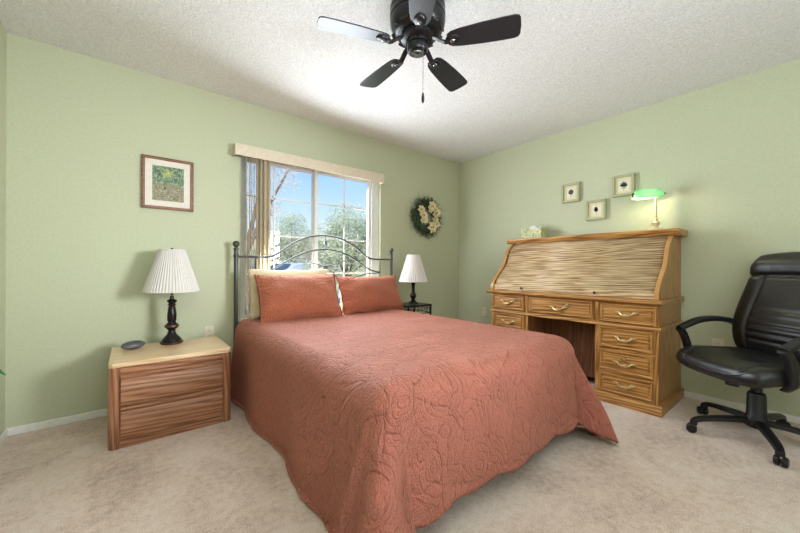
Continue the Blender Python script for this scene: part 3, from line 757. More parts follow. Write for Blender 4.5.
# ------------------------------------------------------------------ roll-top desk
def rolltop():
    # local: x depth from front (0) to back, y along wall, origin at near front floor corner
    X0, Y0, Y1 = 2.955, .722, 2.150
    DP = XR-.015-X0; L = Y1-Y0
    t = thing('rolltop_desk', 'long golden oak roll-top desk with brass pulls against the right wall', 'desk', (X0, Y0, 0))
    k0, k1 = .425, 1.02      # kneehole
    # pedestals
    for (a, b, nm) in ((0, k0, 'pedestal'), (k1, L, 'pedestal')):
        bm = bmesh.new(); box(bm, .012, DP, a, b, .07, .625); obj(nm, bm, desk_z, t)
        bm = bmesh.new(); poly = [(-.028, 0), (-.028, .05), (-.018, .058), (-.016, .068), (-.004, .074), (DP, .074), (DP, 0)]
        ya, yb = a-.024, b+.02
        if a > 0: ya, yb = a-.012, b+.024
        prism(bm, poly, ya, yb, lambda u, v, h: Vector((u, h, v)))
        obj('plinth', bm, desk_y, t, bevel=.003)
        # face frame
        for q in (a, b-.028): obj('stile', B(0, .02, q, q+.028, .07, .61), desk_z, t, bevel=.002)
    bm = bmesh.new()
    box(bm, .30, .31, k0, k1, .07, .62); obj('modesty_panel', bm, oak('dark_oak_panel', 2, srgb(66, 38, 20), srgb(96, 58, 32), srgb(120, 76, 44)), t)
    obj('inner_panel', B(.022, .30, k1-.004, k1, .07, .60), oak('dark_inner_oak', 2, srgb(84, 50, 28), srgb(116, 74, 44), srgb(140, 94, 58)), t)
    for (a, b) in ((0, k0), (k1, L)): obj('drawer_rail', B(.001, .014, a+.028, b-.028, .07, .61), desk_y, t)
    # upper carcass with top drawers
    obj('frieze', B(.012, DP, 0, L, .628, .79), desk_y, t)
    bm = bmesh.new(); poly = [(-.014, .602), (-.014, .612), (-.006, .622), (0, .628), (DP, .628), (DP, .602)]
    prism(bm, poly, -.012, L+.012, lambda u, v, h: Vector((u, h, v))); 
    # cut band at kneehole: thin rail only
    obj('waist_moulding', bm, desk_y, t, bevel=.002)
    for a in (0, k0-.03, k1, L-.03): obj('frieze_stile', B(-.002, .02, a, a+.03, .628, .79), desk_z, t, bevel=.003)
    bm = bmesh.new(); poly = [(-.034, .800), (-.036, .812), (-.028, .822), (-.012, .828), (DP, .828), (DP, .788), (-.008, .788), (-.02, .792)]
    prism(bm, poly, -.022, L+.045, lambda u, v, h: Vector((u, h, v)))
    obj('writing_top', bm, desk_y, t, bevel=.003)
    # drawers
    def pull(y, z, par, big=False):
        bm = bmesh.new(); s = 1.0
        tube(bm, [(-.012, y-.052, z+.008), (-.020, y-.040, z+.002), (-.026, y-.022, z-.010), (-.028, y, z-.014), (-.026, y+.022, z-.010), (-.020, y+.040, z+.002), (-.012, y+.052, z+.008)], lambda f: .005+.004*math.sin(PI*f), 8, 4)
        for q in (-1, 1):
            ball(bm, (-.012, y+q*.052, z+.009), .0115, .8, 1.3, 1); ball(bm, (-.024, y+q*.018, z-.006), .006, 1, 1.6, 1.3)
            ball(bm, (-.012, y+q*.069, z+.013), .0075, .5, 1.6, .8)
        ball(bm, (-.026, y, z-.010), .011, .9, 1.4, 1.2)
        obj('pull', bm, M_brass, par, smooth=True)
    def lock(y, z, par):
        bm = bmesh.new(); prism(bm, [(.020*math.cos(a)*(1+.15*math.cos(4*a)), .017*math.sin(a)*(1+.15*math.cos(4*a))) for a in [2*PI*i/28 for i in range(28)]], -.0125, -.008, lambda u, v, h: Vector((h, y+u, z+v)))
        ball(bm, (-.014, y, z+.002), .008, .5, 1, 1)
        obj('escutcheon', bm, M_brass, par, smooth=True, angle=40)
    def drawer(a, b, z0, z1, lk=None, lean=.0):
        dr = obj('drawer', B(-.002, .02, a, b, z0, z1), desk_y, t, bevel=.002)
        fr = .020
        bm = bmesh.new()
        prism(bm, [(-.002, 0), (-.013, .004), (-.013, .010), (-.004, fr)], a, b, lambda u, v, h: Vector((u, h, z0+v)))
        prism(bm, [(-.002, 0), (-.013, .004), (-.013, .010), (-.004, fr)], a, b, lambda u, v, h: Vector((u, h, z1-v)))
        obj('drawer_moulding', bm, desk_y, dr)
        for fn_ in ((lambda u, v, h: Vector((u, a+v, h))), (lambda u, v, h: Vector((u, b-v, h)))):
            bm = bmesh.new(); prism(bm, [(-.002, 0), (-.0135, .004), (-.0135, .010), (-.004, fr)], z0, z1, fn_); obj('end_moulding', bm, desk_z, dr)
        obj('drawer_panel', B(-.009, -.001, a+fr+.012, b-fr-.012, z0+fr+.008, z1-fr-.008), desk_y, dr, bevel=.006)
        c = (a+b)/2; zc = (z0+z1)/2
        pull(c, zc+(.0 if not lk else -.012), dr)
        if lk == 'up': lock(c, zc+.024, dr)
        if lk == 'side': lock(c-.075, zc+.018, dr)
    drawer(.012, k0-.036, .636, .780)                          # near top drawer
    drawer(k0+.012, k1-.012, .640, .782, 'side')                # centre drawer
    drawer(k1+.036, L-.012, .640, .780)
    for z0, z1, lk in ((.435, .592, None), (.252, .414, 'up'), (.086, .232, None)):
        drawer(.030, k0-.030, z0, z1, lk); drawer(k1+.030, L-.030, z0, z1, lk)
    # roll profile (x, z)
    prof = [(.0, .828), (.002, .87), (.022, .910), (.060, .955), (.110, 1.000), (.165, 1.045), (.205, 1.095), (.228, 1.145), (.250, 1.195), (.285, 1.245), (.335, 1.288), (.375, 1.315)]
    cp = [(p.x, p.y) for p in catmull([(a, b, 0) for a, b in prof], 8)]
    # side boards
    for ya, yb in ((0, .026), (L-.026, L)):
        bm = bmesh.new(); poly = [(x-.012, z) for x, z in cp]+[(DP-.0, 1.315), (DP-.0, .828)]
        prism(bm, poly, ya, yb, lambda u, v, h: Vector((u, h, v)))
        obj('side_board', bm, desk_z, t, bevel=.004, smooth=True, angle=50)
    for ya, yb in ((-.001, .027), (L-.027, L+.001)):
        bm = bmesh.new(); c_ = [(x-.012, z) for x, z in cp]
        va = [[bm.verts.new((x-dx, y, z+.3*dx)) for x, z in c_] for y in (ya, yb) for dx in (.004, -.004)]
        for p_, q_ in ((0, 1), (2, 3), (0, 2), (1, 3)):
            for i in range(len(c_)-1): bm.faces.new((va[p_][i], va[p_][i+1], va[q_][i+1], va[q_][i]))
        obj('edge_strip', bm, M_oakedge, t, smooth=True, angle=50)
    # tambour of slats
    dist = [0]
    for i in range(1, len(cp)): dist.append(dist[-1]+math.hypot(cp[i][0]-cp[i-1][0], cp[i][1]-cp[i-1][1]))
    def at(s):
        for i in range(1, len(cp)):
            if dist[i] >= s:
                f = (s-dist[i-1])/(dist[i]-dist[i-1]+1e-9); x = cp[i-1][0]+f*(cp[i][0]-cp[i-1][0]); z = cp[i-1][1]+f*(cp[i][1]-cp[i-1][1])
                dx, dz = cp[i][0]-cp[i-1][0], cp[i][1]-cp[i-1][1]; n = math.hypot(dx, dz); return x, z, -dz/n, dx/n
        return cp[-1][0], cp[-1][1], -1, 0
    nsl = 30; T = dist[-1]; bm = bmesh.new(); rowsv = []
    s0 = .05
    for k in range(nsl):
        for j in range(5):
            f = j/4; s = s0+(T-s0)*(k+f*.96+.02)/nsl; x, z, nx, nz = at(s); b = .0062*math.sin(PI*f)**.6-.002
            x += .012+nx*b; z += nz*b
            rowsv.append((bm.verts.new((x, .026, z)), bm.verts.new((x, L-.026, z))))
    for i in range(len(rowsv)-1): bm.faces.new((rowsv[i][0], rowsv[i][1], rowsv[i+1][1], rowsv[i+1][0]))
    tb = obj('tambour', bm, tamb, t, smooth=True, angle=40); sm = tb.modifiers.new('s', 'SOLIDIFY'); sm.thickness = .008; sm.offset = 0
    lb = obj('tambour_rail', B(-.001, .026, .027, L-.027, .829, .882), tamb, t, bevel=.004)
    for y in (.43, L-.34): obj('knob', ball(bmesh.new(), (-.010, y, .856), .011), M_bronze2, lb, smooth=True)
    # back panel and top
    obj('back_panel', B(DP-.012, DP-.001, .026, L-.026, .83, 1.31), desk_y, t)
    bm = bmesh.new(); poly = [(.345, 1.315), (.341, 1.325), (.328, 1.338), (.322, 1.352), (.322, 1.362), (.328, 1.367), (DP, 1.367), (DP, 1.315)]
    prism(bm, poly, -.045, L+.045, lambda u, v, h: Vector((u, h, v)))
    obj('top_board', bm, desk_y, t, bevel=.003)
rolltop()
DT = 1.367
# tissue box
t = thing('tissue_box', 'green patterned tissue box on far end of desk top', 'tissue box', (3.43, 1.96, DT), math.radians(2))
def tmat():
    n = NT('leaf_print_card'); c = n.coord(); f = n.noise(c, 26, 3, .6, 1.5)
    n.l(n.ramp(f, [(.35, srgb(120, 140, 70)), (.48, srgb(186, 190, 130)), (.6, srgb(228, 222, 186)), (.72, srgb(160, 172, 96))]), n.b.inputs['Base Color']); n.b.inputs['Roughness'].default_value = .5; return n.m
obj('carton', B(-.055, .055, -.115, .115, 0, .112), tmat(), t, bevel=.002)
bm = bmesh.new(); r_ = random.Random(8)
g = {}
for i in range(9):
    for j in range(9):
        u, v = i/8-.5, j/8-.5; g[i, j] = bm.verts.new((u*.05+.006*r_.uniform(-1, 1), v*.10, .113+.032*max(0, 1-abs(u)*2.2)*(1-.9*abs(v*2)**2)+r_.uniform(0, .006)))
for i in range(8):
    for j in range(8): bm.faces.new((g[i, j], g[i+1, j], g[i+1, j+1], g[i, j+1]))
to = obj('tissue', bm, plain('white_tissue', srgb(240, 240, 240), .9), t, smooth='all'); sm = to.modifiers.new('s', 'SOLIDIFY'); sm.thickness = .001

# banker's lamp
t = thing('desk_lamp', 'brass lamp with green glass shade on near end of desk top', 'lamp', (3.43, .865, DT))
obj('base', lathe(bmesh.new(), [(.070, 0), (.074, .004), (.072, .010), (.060, .014), (.050, .022), (.030, .030), (.018, .036), (.016, .044), (.026, .052), (.032, .066), (.024, .082), (.012, .090),
    (.020, .096), (.013, .106), (.0105, .114), (.0095, .27), (.0105, .276), (.001, .282)], 30), M_brassp, t, smooth=True)
ang = math.radians(134)    # shade axis
axm = Matrix.Translation((-.052, .046, .295)) @ Matrix.Rotation(ang, 4, 'Z') @ Matrix.Rotation(math.radians(3), 4, 'Y')
bm = bmesh.new(); prof = []
r0, Lh = .056, .088
sec_n = 18
ringsv = []
for k, (xx, sc_) in enumerate([(-Lh-.022, .45), (-Lh-.016, .72), (-Lh, .93), (-Lh*.5, 1), (0, 1.0), (Lh*.5, 1), (Lh, .93), (Lh+.016, .72), (Lh+.022, .45)]):
    ring = []
    for i in range(sec_n+1):
        a = math.radians(-22)+math.radians(224)*i/sec_n
        ring.append(bm.verts.new(axm @ Vector((xx, r0*sc_*math.cos(a)*1.12, r0*sc_*math.sin(a)))))
    ringsv.append(ring)
for k in range(len(ringsv)-1):
    for i in range(sec_n): bm.faces.new((ringsv[k][i], ringsv[k+1][i], ringsv[k+1][i+1], ringsv[k][i+1]))
gm = NT('green_glass'); gm.b.inputs['Base Color'].default_value = srgb(134, 206, 158); gm.b.inputs['Roughness'].default_value = .12; gm.b.inputs['Coat Weight'].default_value = .6
tr = gm.n('BsdfTranslucent'); tr.inputs[0].default_value = srgb(190, 242, 206); mx = gm.n('MixShader'); mx.inputs[0].default_value = .4
gm.l(gm.noise(gm.coord(), 12), gm.n('Math').inputs[0])
gm.l(gm.b.outputs[0], mx.inputs[1]); gm.l(tr.outputs[0], mx.inputs[2]); gm.l(mx.outputs[0], gm.out.inputs[0])
sh = obj('lamp_shade', bm, gm.m, t, smooth='all'); sm = sh.modifiers.new('s', 'SOLIDIFY'); sm.thickness = .004
bm = bmesh.new(); lathe(bm, [(.001, -.010), (.018, -.008), (.022, 0), (.018, .006), (.001, .007)], 20, M=axm @ Matrix.Translation((-Lh-.022, 0, .012)) @ Matrix.Rotation(PI/2, 4, 'Y'))
ball(bm, (-Lh-.045, 0, .012), .007, M=axm); tube(bm, [axm @ Vector((-Lh-.02, 0, .012)), axm @ Vector((-Lh-.06, 0, .012))], .003)
lathe(bm, [(.001, -.006), (.018, -.006), (.022, 0), (.001, .007)], 20, M=axm @ Matrix.Translation((Lh+.022, 0, .012)) @ Matrix.Rotation(PI/2, 4, 'Y'))
obj('shade_bracket', bm, M_bronze2, t, smooth=True)
obj('arm', tube(bmesh.new(), [(0, 0, .275), (-.008, .01, .292), axm @ Vector((-Lh+.02, 0, .03))], .005, 8, 5), M_brassp, t, smooth=True)
obj('bulb', tube(bmesh.new(), [axm @ Vector((-.05, 0, .02)), axm @ Vector((.06, 0, .02))], .012, 12), plain('lit_bulb', srgb(255, 240, 210), .4, emit=(1, .85, .6, 1), es=4), t, smooth=True)
lp = light('desk_lamp_bulb', 'POINT', (3.43-.052, .865+.062, DT+.285), (0, 0, 0), 2.2, (1, .84, .58), shadow_soft_size=.02)

# ------------------------------------------------------------------ office chair
def office_chair():
    t = thing('office_chair', 'black leather executive office chair beside the desk', 'chair', (3.055, .248, 0), math.radians(52))
    # base
    bm = bmesh.new(); lathe(bm, [(.052, .075), (.058, .085), (.058, .13), (.047, .15), (.044, .27), (.040, .285), (.030, .29)], 24); hubo = obj('gas_column_cover', bm, M_plastic, t, smooth=True)
    obj('gas_column', tube(bmesh.new(), [(0, 0, .24), (0, 0, .40)], .028, 16), M_plastic, t, smooth=True)
    for k in range(5):
        a = math.radians(128-52+72*k); ca, sa = math.cos(a), math.sin(a)
        W = lambda r, z: Vector((r*ca, r*sa, z))
        bm = bmesh.new(); prof = [(-.024, -.010), (-.020, .014), (0, .02), (.020, .014), (.024, -.010), (0, -.016)]
        tube(bm, [W(.02, .108), W(.12, .108), W(.22, .100), W(.30, .088), W(.335, .074)], .02, prof=prof, smooth=5, up=(0, 0, 1), scale=lambda f: 1.15-.35*f)
        lathe(bm, [(.001, .084), (.017, .080), (.020, .070), (.020, .052), (.001, .052)], 14, c=(.333*ca, .333*sa, 0))
        leg = obj('leg', bm, M_plastic, t, smooth=True, angle=45)
        bm = bmesh.new(); cc = W(.345, .027); ax = Vector((-sa, ca, 0)); ax2 = (ax*math.cos(.5)+Vector((ca, sa, 0))*math.sin(.5)).normalized()
        Mx = Matrix.Translation(cc) @ ax2.to_track_quat('Z', 'Y').to_matrix().to_4x4()
        for s in (-1, 1): lathe(bm, [(.001, s*.005), (.023, s*.005), (.027, s*.008), (.0275, s*.020), (.022, s*.027), (.001, s*.028)], 20, M=Mx)
        lathe(bm, [(.001, -.008), (.010, -.008), (.010, .008), (.001, .008)], 12, M=Mx)
        obj('caster', bm, M_plastic, leg, smooth=True)
    # mechanism
    bm = bmesh.new(); box(bm, -.09, .09, -.13, .11, .385, .41); box(bm, -.055, .055, -.08, .08, .345, .386); obj('tilt_mechanism', bm, M_plastic, t, bevel=.008)
    obj('tension_knob', tube(bmesh.new(), [(.02, .13, .385), (.02, .135, .325)], .034, 14), M_plastic, t, smooth=True)
    # seat
    SW, SD = .60, .54
    def seat(u, v, s):
        e = 9
        ru = (1-abs(u)**e); rv = (1-abs(v)**e)
        th = .066*(max(0, ru)*max(0, rv))**.36
        x = -.02+u*SW/2*(1-.09*v**4); y = .05+v*SD/2*(1-.08*u**4)+(.012*(1-u*u) if v > .5 else 0)*(v-.5)*2
        zc = .452+.010*v-.055*max(0, v-.45)**1.6*1.6+.014*u*u
        groove = .010*math.exp(-((abs(u)-.66)/.03)**2)+.007*math.exp(-((v+.12)/.025)**2)*(abs(u) < .64)+.007*math.exp(-((v+.45)/.025)**2)*(abs(u) < .64)
        up = th*1.0-(groove if s > 0 else 0) if s > 0 else -th*.8
        return Vector((x, y, zc+up))
    so = obj('seat', pad(72, 64, seat), M_leather, t, smooth='all')
    bm = bmesh.new(); pts = []
    for k in range(49):
        a = 2*PI*k/48; c_, s_ = math.cos(a), math.sin(a)
        u = math.copysign(abs(c_)**.35, c_); v = math.copysign(abs(s_)**.35, s_); p = seat(u*.999, v*.999, 1)
        pts.append((p.x*1.005, .05+(p.y-.05)*1.005, p.z-.004))
    tube(bm, pts, .004, 6); obj('seat_piping', bm, M_leather, so, smooth=True)
    # back
    def back(u, v, s):
        # v -1 bottom .. 1 top ; local width x, leans to -y
        e = 8
        ru = max(0, 1-abs(u)**e); rv = max(0, 1-abs(v)**e)
        z = .475+((v*(1-.05*u**4))+1)/2*.695
        f = (v+1)/2
        yc = -.185-.165*f-.03*math.sin(PI*f)*-1+ .02*math.sin(PI*f*2)
        th = .058*(ru*rv)**.36
        wtop = .60*(1-.12*max(0, f-.55)**1.5*1.6)*(1-.07*(1-f)**2)
        x = u*wtop/2*(1-.10*v**6)
        wing = .028*abs(u)**3
        g = 0
        inner = abs(u) < .62
        if s > 0:
            g += .012*math.exp(-((abs(u)-.64)/.028)**2)*(f < .80)
            for fz in (.17, .24, .31, .38, .45): g += .008*math.exp(-((f-fz)/.014)**2)*(1 if inner else 0)
            g += .016*math.exp(-((f-.775)/.02)**2)
            bulge = .020*math.exp(-((f-.28)/.16)**2)*(1-u*u)+.024*math.exp(-((f-.89)/.09)**2)
        else: bulge = 0
        return Vector((x, yc+s*th+(bulge-g if s > 0 else 0)+wing, z))
    obj('backrest', pad(72, 90, back), M_leather, t, smooth='all')
    obj('back_bracket', tube(bmesh.new(), [(0, -.06, .40), (0, -.22, .40), (0, -.275, .48), (0, -.29, .62)], .02, prof=[(-.035, -.006), (.035, -.006), (.035, .006), (-.035, .006)], smooth=6, up=(1, 0, 0)) if False else
        tube(bmesh.new(), [(0, -.06, .395), (0, -.2, .395), (0, -.262, .44), (0, -.272, .56)], .018, 10, 6), M_plastic, t, smooth=True)
    # armrests
    for s in (-1, 1):
        bm = bmesh.new(); pr = [(-.024, -.010), (-.021, .008), (-.01, .015), (.01, .015), (.021, .008), (.024, -.010), (.012, -.016), (-.012, -.016)]
        x = s*.322-.02
        bm.free(); bm = bmesh.new()
        path = catmull([(x*.97, -.190, .60), (x, -.190, .650), (x, -.14, .685), (x, -.03, .702), (x, .08, .694), (x, .165, .664), (x, .232, .630)], 7)
        path2 = catmull([(x, .232, .630), (x, .208, .600), (x, .190, .560), (x*.985, .175, .50), (x*.95, .165, .44), (x*.85, .155, .405)], 7)
        def sweep(path, w, h, taper=None):
            rings = []
            for i, p in enumerate(path):
                tt = (path[min(i+1, len(path)-1)]-path[max(i-1, 0)]).normalized(); sd = Vector((1, 0, 0)); n = sd.cross(tt).normalized()
                k = taper(i/(len(path)-1)) if taper else 1
                rings.append([bm.verts.new(p+sd*w*k*math.copysign(abs(math.cos(a))**.7, math.cos(a))+n*h*math.copysign(abs(math.sin(a))**.7, math.sin(a))) for a in [2*PI*j/14 for j in range(14)]])
            for i in range(len(rings)-1):
                for j in range(14): bm.faces.new((rings[i][j], rings[i][(j+1) % 14], rings[i+1][(j+1) % 14], rings[i+1][j]))
            bm.faces.new(rings[0]); bm.faces.new(rings[-1])
        sweep(path, .032, .019, lambda f: .8+.4*math.sin(PI*min(1, f*1.1))*.8); sweep(path2, .026, .020)
        obj('armrest', bm, M_plastic, t, smooth=True, angle=60)
office_chair()
# cable on wall behind chair
bm = tube(bmesh.new(), [(XR-.012, .50, .45), (XR-.03, .53, .37), (XR-.04, .57, .315), (XR-.03, .63, .30), (XR-.02, .68, .33), (XR-.02, .715, .37)], .003, 8, 8)
box(bm, XR-.035, XR-.009, .485, .515, .425, .450)
tag(obj('power_cord', bm, M_plastic, smooth=True), 'thin black cord hanging from outlet between desk and chair', 'cord')

# ------------------------------------------------------------------ ceiling fan
def fan():
    t = thing('ceiling_fan', 'dark bronze five-blade hugger ceiling fan', 'fan', (1.196, 1.352, H), 0); t.scale = (1.04, 1.04, 1.04)
    Z = lambda z: z-2.44
    prof = [(.105, 2.44), (.112, 2.43), (.132, 2.415), (.140, 2.395), (.141, 2.375), (.137, 2.371), (.137, 2.365), (.142, 2.361), (.142, 2.335), (.138, 2.331), (.138, 2.325), (.142, 2.321),
            (.140, 2.300), (.130, 2.275), (.112, 2.256), (.100, 2.250), (.001, 2.250)]
    ho = obj('motor_housing', lathe(bmesh.new(), [(r, Z(z)) for r, z in prof], 48), M_fan, t, smooth=True)
    for k in range(10):
        a = 2*PI*(k+.5)/10; Mx = Matrix.Rotation(a, 4, 'Z') @ Matrix.Translation((.124, 0, Z(2.268))) @ Matrix.Rotation(.75, 4, 'Y')
        obj('vent_slot', B(-.012, .012, -.02, .02, -.003, .003, M=Mx), M_slot, ho)
    obj('flywheel', lathe(bmesh.new(), [(r, Z(z)) for r, z in [(.078, 2.250), (.086, 2.244), (.086, 2.225), (.072, 2.218), (.060, 2.216), (.060, 2.200), (.001, 2.2)]], 40), M_fan, t, smooth=True)
    so = obj('switch_housing', lathe(bmesh.new(), [(r, Z(z)) for r, z in [(.052, 2.20), (.054, 2.195), (.054, 2.172), (.048, 2.163), (.038, 2.161), (.038, 2.157), (.001, 2.155)]], 36), M_fan, t, smooth=True)
    obj('cap', lathe(bmesh.new(), [(r, Z(z)) for r, z in [(.030, 2.157), (.028, 2.151), (.001, 2.149)]], 30), M_chrome, so, smooth=True)
    zb = 2.196
    for k in range(5):
        a = math.radians(16+72*k)
        R_ = Matrix.Rotation(a, 4, 'Z'); pitch = Matrix.Rotation(math.radians(-11), 4, 'X')
        M_ = R_ @ Matrix.Translation((0, 0, Z(zb))) @ pitch
        # blade outline
        up = [(.155, .030), (.175, .044), (.22, .052), (.32, .060), (.42, .064), (.475, .064), (.492, .058), (.500, .045)]
        out = up+[(.503, 0)]+[(r, -y) for r, y in up[::-1]]
        bm = bmesh.new(); prism(bm, out, 0, .006, lambda u, v, h: M_ @ Vector((u, v, h)))
        bo = obj('blade', bm, M_blade, t, bevel=.0015)
        bm = bmesh.new()
        tube(bm, [R_ @ Vector((.06, 0, Z(2.232))), R_ @ Vector((.10, 0, Z(2.215))), M_ @ Vector((.14, 0, -.008)), M_ @ Vector((.17, 0, -.006))], .02, prof=[(-.013, -.004), (.013, -.004), (.013, .004), (-.013, .004)], smooth=5, up=(0, 0, 1))
        lathe(bm, [(.001, -.012), (.020, -.012), (.027, -.008), (.030, -.0005), (.001, -.0005)], 24, M=M_ @ Matrix.Translation((.182, 0, 0)) @ Matrix.Diagonal((1.25, 1, 1, 1)))
        ir = obj('blade_iron', bm, M_fan, bo, smooth=True)
        bm = bmesh.new(); lathe(bm, [(.001, -.016), (.009, -.0155), (.012, -.012), (.001, -.0115)], 16, M=M_ @ Matrix.Translation((.182, 0, 0)))
        # put the medallion at the third level's limit: same part group as the iron
        obj('medallion', bm, M_chrome, bo, smooth=True)
    bm = bmesh.new(); cx, cy = .034, -.02
    tube(bm, [(-.012, -.048, Z(2.18)), (-.014, -.056, Z(2.178)), (-.0145, -.059, Z(2.16)), (-.0145, -.059, Z(1.925))], .0012, 6)
    for k in range(26): ball(bm, (-.0145, -.059, Z(2.155)-k*.0085), .0022, seg=6, rings=4)
    ch = obj('pull_chain', bm, M_chrome, t, smooth=True)
    obj('pull_fob', lathe(bmesh.new(), [(.001, Z(1.930)), (.004, Z(1.925)), (.007, Z(1.905)), (.0075, Z(1.890)), (.004, Z(1.877)), (.001, Z(1.875))], 14, c=(-.0145, -.059, 0)), M_fan, ch, smooth=True)
fan()

# ------------------------------------------------------------------ potted plant by the left wall (its leaf tip reaches the frame)
t = thing('potted_plant', 'green leafy potted plant by the left wall, one leaf tip showing', 'plant', (-.455, 1.62, 0))
obj('pot', lathe(bmesh.new(), [(.001, 0), (.07, 0), (.075, .01), (.098, .17), (.104, .175), (.104, .195), (.094, .195), (.09, .165), (.001, .16)], 32), plain('terracotta', srgb(170, 104, 74), .8), t, smooth=True)
M_leaf = plain('glossy_leaf', srgb(34, 128, 62), .4)
def leafblade(p0, p1, p2, w, par, roll=0):
    bm = bmesh.new(); P0, P1, P2 = Vector(p0), Vector(p1), Vector(p2); n = 14; rows_ = []
    for i in range(n+1):
        u = i/n; p = P0*(1-u)**2+P1*2*u*(1-u)+P2*u*u; tg = ((P1-P0)*(1-u)+(P2-P1)*u).normalized()
        s = tg.cross(Vector((0, 0, 1))).normalized(); s = (Matrix.Rotation(roll, 3, tg) @ s); ww = w*math.sin(PI*(u**.8))**.8+.0008
        rows_.append([bm.verts.new(p+s*ww*k+Vector((0, 0, .25*ww*abs(k)))) for k in (-1, -.5, 0, .5, 1)])
    for i in range(n):
        for j in range(4): bm.faces.new((rows_[i][j], rows_[i+1][j], rows_[i+1][j+1], rows_[i][j+1]))
    o = obj('leaf', bm, M_leaf, par, smooth='all'); s_ = o.modifiers.new('s', 'SOLIDIFY'); s_.thickness = .0015
leafblade((0, 0, .16), (-.03, .06, .90), (.112, .200, .668), .040, t, 1.0)
for k, (dx, dy, h_) in enumerate(((-.06, -.05, .62), (-.04, .06, .50), (.03, -.07, .55), (-.07, .02, .44), (.0, -.16, .46), (-.02, .14, .35))):
    leafblade((0, 0, .16), (dx*.5, dy*.5, h_+.15), (dx, dy*1.3, h_), .026, t)

# ------------------------------------------------------------------ outside
def gravel():
    t = NT('pale_gravel'); c = t.coord(); n = t.noise(c, 9, 5, .7)
    t.l(t.ramp(n, [(.35, srgb(176, 160, 140)), (.65, srgb(216, 204, 188))]), t.b.inputs['Base Color']); t.b.inputs['Roughness'].default_value = 1; return t.m
struct(obj('trim_1', B(-40, 70, YB+.16, 90, -.35, -.25), gravel())).name = 'ground'
struct(obj('street', B(-40, 70, 14, 21, -.25, -.24), plain('grey_asphalt', srgb(150, 150, 150), .9)))
def leaves_mat(name, a, b, c_):
    t = NT(name); c = t.coord(); n = t.noise(c, 1.7, 3, .6)
    t.l(t.ramp(n, [(.35, a), (.5, b), (.66, c_)]), t.b.inputs['Base Color']); t.b.inputs['Roughness'].default_value = .6
    tr = t.n('BsdfTranslucent'); tr.inputs[0].default_value = c_; mx = t.n('MixShader'); mx.inputs[0].default_value = .35
    t.l(t.b.outputs[0], mx.inputs[1]); t.l(tr.outputs[0], mx.inputs[2]); t.l(mx.outputs[0], t.out.inputs[0]); return t.m
M_l1 = leaves_mat('olive_leaves', srgb(150, 164, 128), srgb(190, 200, 164), srgb(224, 226, 200))
M_l2 = leaves_mat('yellowing_leaves', srgb(176, 170, 136), srgb(216, 200, 164), srgb(240, 218, 184))
M_bark = plain('grey_bark', srgb(120, 106, 92), .9)
def tree(lb, loc, h, blobs, n, mat, lsz, seed, trunk_top):
    r_ = random.Random(seed); t = thing('tree', lb, 'tree', loc)
    bm = bmesh.new()
    tube(bm, [(0, 0, -.3), (.05*h/4, .03, trunk_top*.5), (0, .05, trunk_top)], lambda f: .035*h/2*(1-.4*f), 10, 5)
    for (x, y, z, r) in blobs: tube(bm, [(0, .05, trunk_top*.9), (x*.5, y*.5, (trunk_top+z)*.5), (x, y, z)], lambda f: .012*h*(1-.75*f), 7, 4)
    obj('trunk', bm, M_bark, t, smooth=True)
    bm = bmesh.new(); tot = sum(b[3]**2 for b in blobs)
    for (x, y, z, r) in blobs:
        for i in range(int(n*r*r/tot)):
            d = Vector((r_.gauss(0, 1), r_.gauss(0, 1), r_.gauss(0, 1))).normalized()*r*r_.random()**.45
            p = Vector((x, y, z))+Vector((d.x, d.y, d.z*.8))
            s = lsz*r_.uniform(.6, 1.3); a = Vector((r_.gauss(0, 1), r_.gauss(0, 1), r_.gauss(0, 1))).normalized(); b = a.orthogonal().normalized()
            bm.faces.new([bm.verts.new(p+a*s), bm.verts.new(p+b*s*.4), bm.verts.new(p-a*s), bm.verts.new(p-b*s*.4)])
    me_o = obj('foliage', bm, mat, t)
    return t
tree('pale olive tree outside the right half of the window', (5.3, 9.2, -.25), 3.4, [(0, 0, 2.75, .75), (-.45, .1, 2.3, .6), (.9, .1, 2.6, .6), (.6, .2, 2.2, .75), (-.6, 0, 1.8, .7), (.1, .3, 1.5, .9), (.9, .2, 1.5, .8), (-.9, .1, 1.2, .55), (.3, -.2, .7, .6), (-.4, 0, .8, .5), (1.4, .3, 2.0, .6)], 15000, M_l1, .05, 11, 1.0)
tree('distant pale tree seen beyond the centre of the window', (8.0, 21.0, -.25), 5.2, [(0, 0, 4.0, 1.0), (-.8, 0, 3.0, 1.1), (1.1, 0, 3.0, 1.1), (0, .2, 2.1, 1.2), (-2.0, .2, 2.0, 1.0), (3.0, 0, 2.6, 1.2)], 9000, M_l1, .08, 12, 1.1)
tree('yellowish tree overhanging the upper left of window', (1.95, 7.8, -.25), 4.8, [(0, 0, 3.7, .8), (.75, -.2, 3.25, .42), (1.05, 0, 3.75, .5), (.5, 0, 2.6, .38), (-.4, .2, 2.8, .7), (.6, 0, 4.2, .7)], 4200, M_l2, .035, 13, 1.7)
tree('low rounded shrub outside below the left of window', (1.5, 5.2, -.25), 1.0, [(0, 0, .45, .4), (.45, .1, .4, .35), (-.35, .1, .4, .35)], 2200, M_l1, .035, 14, .3)
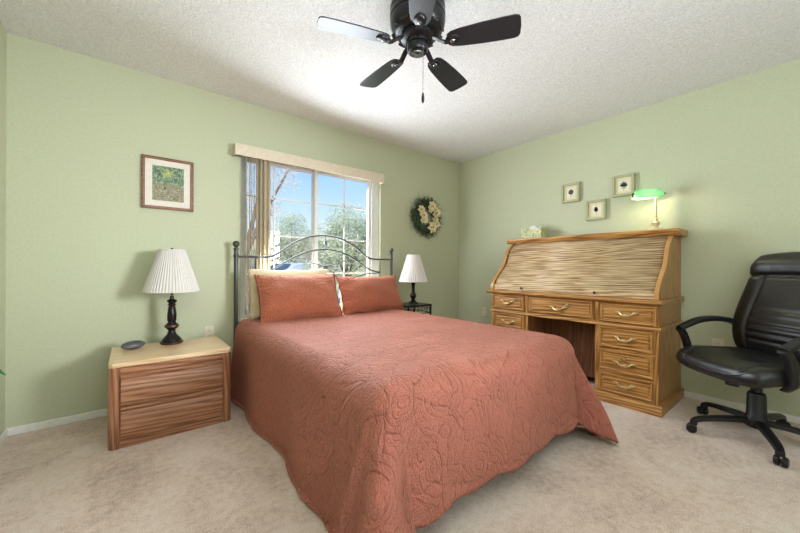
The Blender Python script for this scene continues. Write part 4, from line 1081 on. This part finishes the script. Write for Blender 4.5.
# house across the street
t = thing('house', 'pale stucco house with brown roof across the street', 'house', (12.5, 27, -.25), math.radians(-15))
stu = plain('pale_stucco', srgb(226, 210, 194), .9); rf = plain('brown_tile_roof', srgb(178, 150, 130), .8)
obj('walls', B(-7, 9, 0, 8, 0, 2.6), stu, t)
bm = bmesh.new(); prism(bm, [(-.6, 2.55), (4, 4.0), (8.6, 2.55), (8.6, 2.45), (-.6, 2.45)], -7.6, 9.6, lambda u, v, h: Vector((h, u, v))); obj('roof', bm, rf, t)
for x in (-5, -1.5, 5.5): 
    w_ = obj('window', B(x-.7, x+.7, -.04, .02, .9, 2.0), M_white, t); obj('pane', B(x-.6, x+.6, -.06, -.045, 1.0, 1.9), plain('dark_pane', srgb(110, 122, 132), .15), w_)
obj('garage_door', B(1.2, 3.9, -.05, .02, 0, 2.1), M_white, t, bevel=.01)
# car
def car():
    t = thing('car', 'blue grey car parked outside seen through the window', 'car', (5.9, 15.3, -.24), math.radians(20))
    prof = [(-2.1, .35), (-2.12, .62), (-2.0, .82), (-1.2, .93), (-.55, 1.36), (-.2, 1.43), (.6, 1.42), (1.05, 1.30), (1.65, .98), (2.05, .92), (2.12, .6), (2.08, .33), (1.65, .3), (1.58, .5), (1.3, .62), (1.0, .5), (.93, .28), (-.93, .28), (-1.0, .5), (-1.3, .62), (-1.6, .5), (-1.67, .3)]
    bm = bmesh.new(); prism(bm, prof, -.84, .84, lambda u, v, h: Vector((u, h*(1-.14*max(0, (v-.85)/.55)), v)))
    obj('body', bm, plain('blue_grey_car_paint', srgb(176, 184, 190), .6, 0, .3), t, bevel=.05, seg=3, smooth=True)
    gl = plain('dark_car_glass', srgb(60, 74, 84), .08)
    for s in (-1, 1):
        bm = bmesh.new(); prism(bm, [(-.95, .96), (-.45, 1.30), (.55, 1.33), (1.25, 1.0)], 0, .01, lambda u, v, h: Vector((u, s*(.845-.02+h-.14*.84*(v-.85)/.55), v))); obj('side_window', bm, gl, t)
    bm = bmesh.new(); prism(bm, [(-.62, -1.17), (.62, -1.17), (.56, -.6), (-.56, -.6)], 0, .02, lambda u, v, h: Vector((v, u, .955+(v+1.2)*.66+h+.02))); obj('windscreen', bm, gl, t)
    for x in (-1.3, 1.3):
        for s in (-1, 1):
            w_ = obj('wheel', lathe(bmesh.new(), [(.001, -.09), (.25, -.09), (.31, -.07), (.32, 0), (.31, .07), (.25, .09), (.001, .09)], 28, M=Matrix.Translation((x, s*.76, .32)) @ Matrix.Rotation(PI/2, 4, 'X')), M_plastic, t, smooth=True)
            obj('hub_cap', lathe(bmesh.new(), [(.001, -.10), (.17, -.095), (.19, -.085), (.001, -.08)] if s > 0 else [(.001, .10), (.17, .095), (.19, .085), (.001, .08)], 20, M=Matrix.Translation((x, s*.76, .32)) @ Matrix.Rotation(PI/2, 4, 'X')), M_chrome, w_, smooth=True)
car()
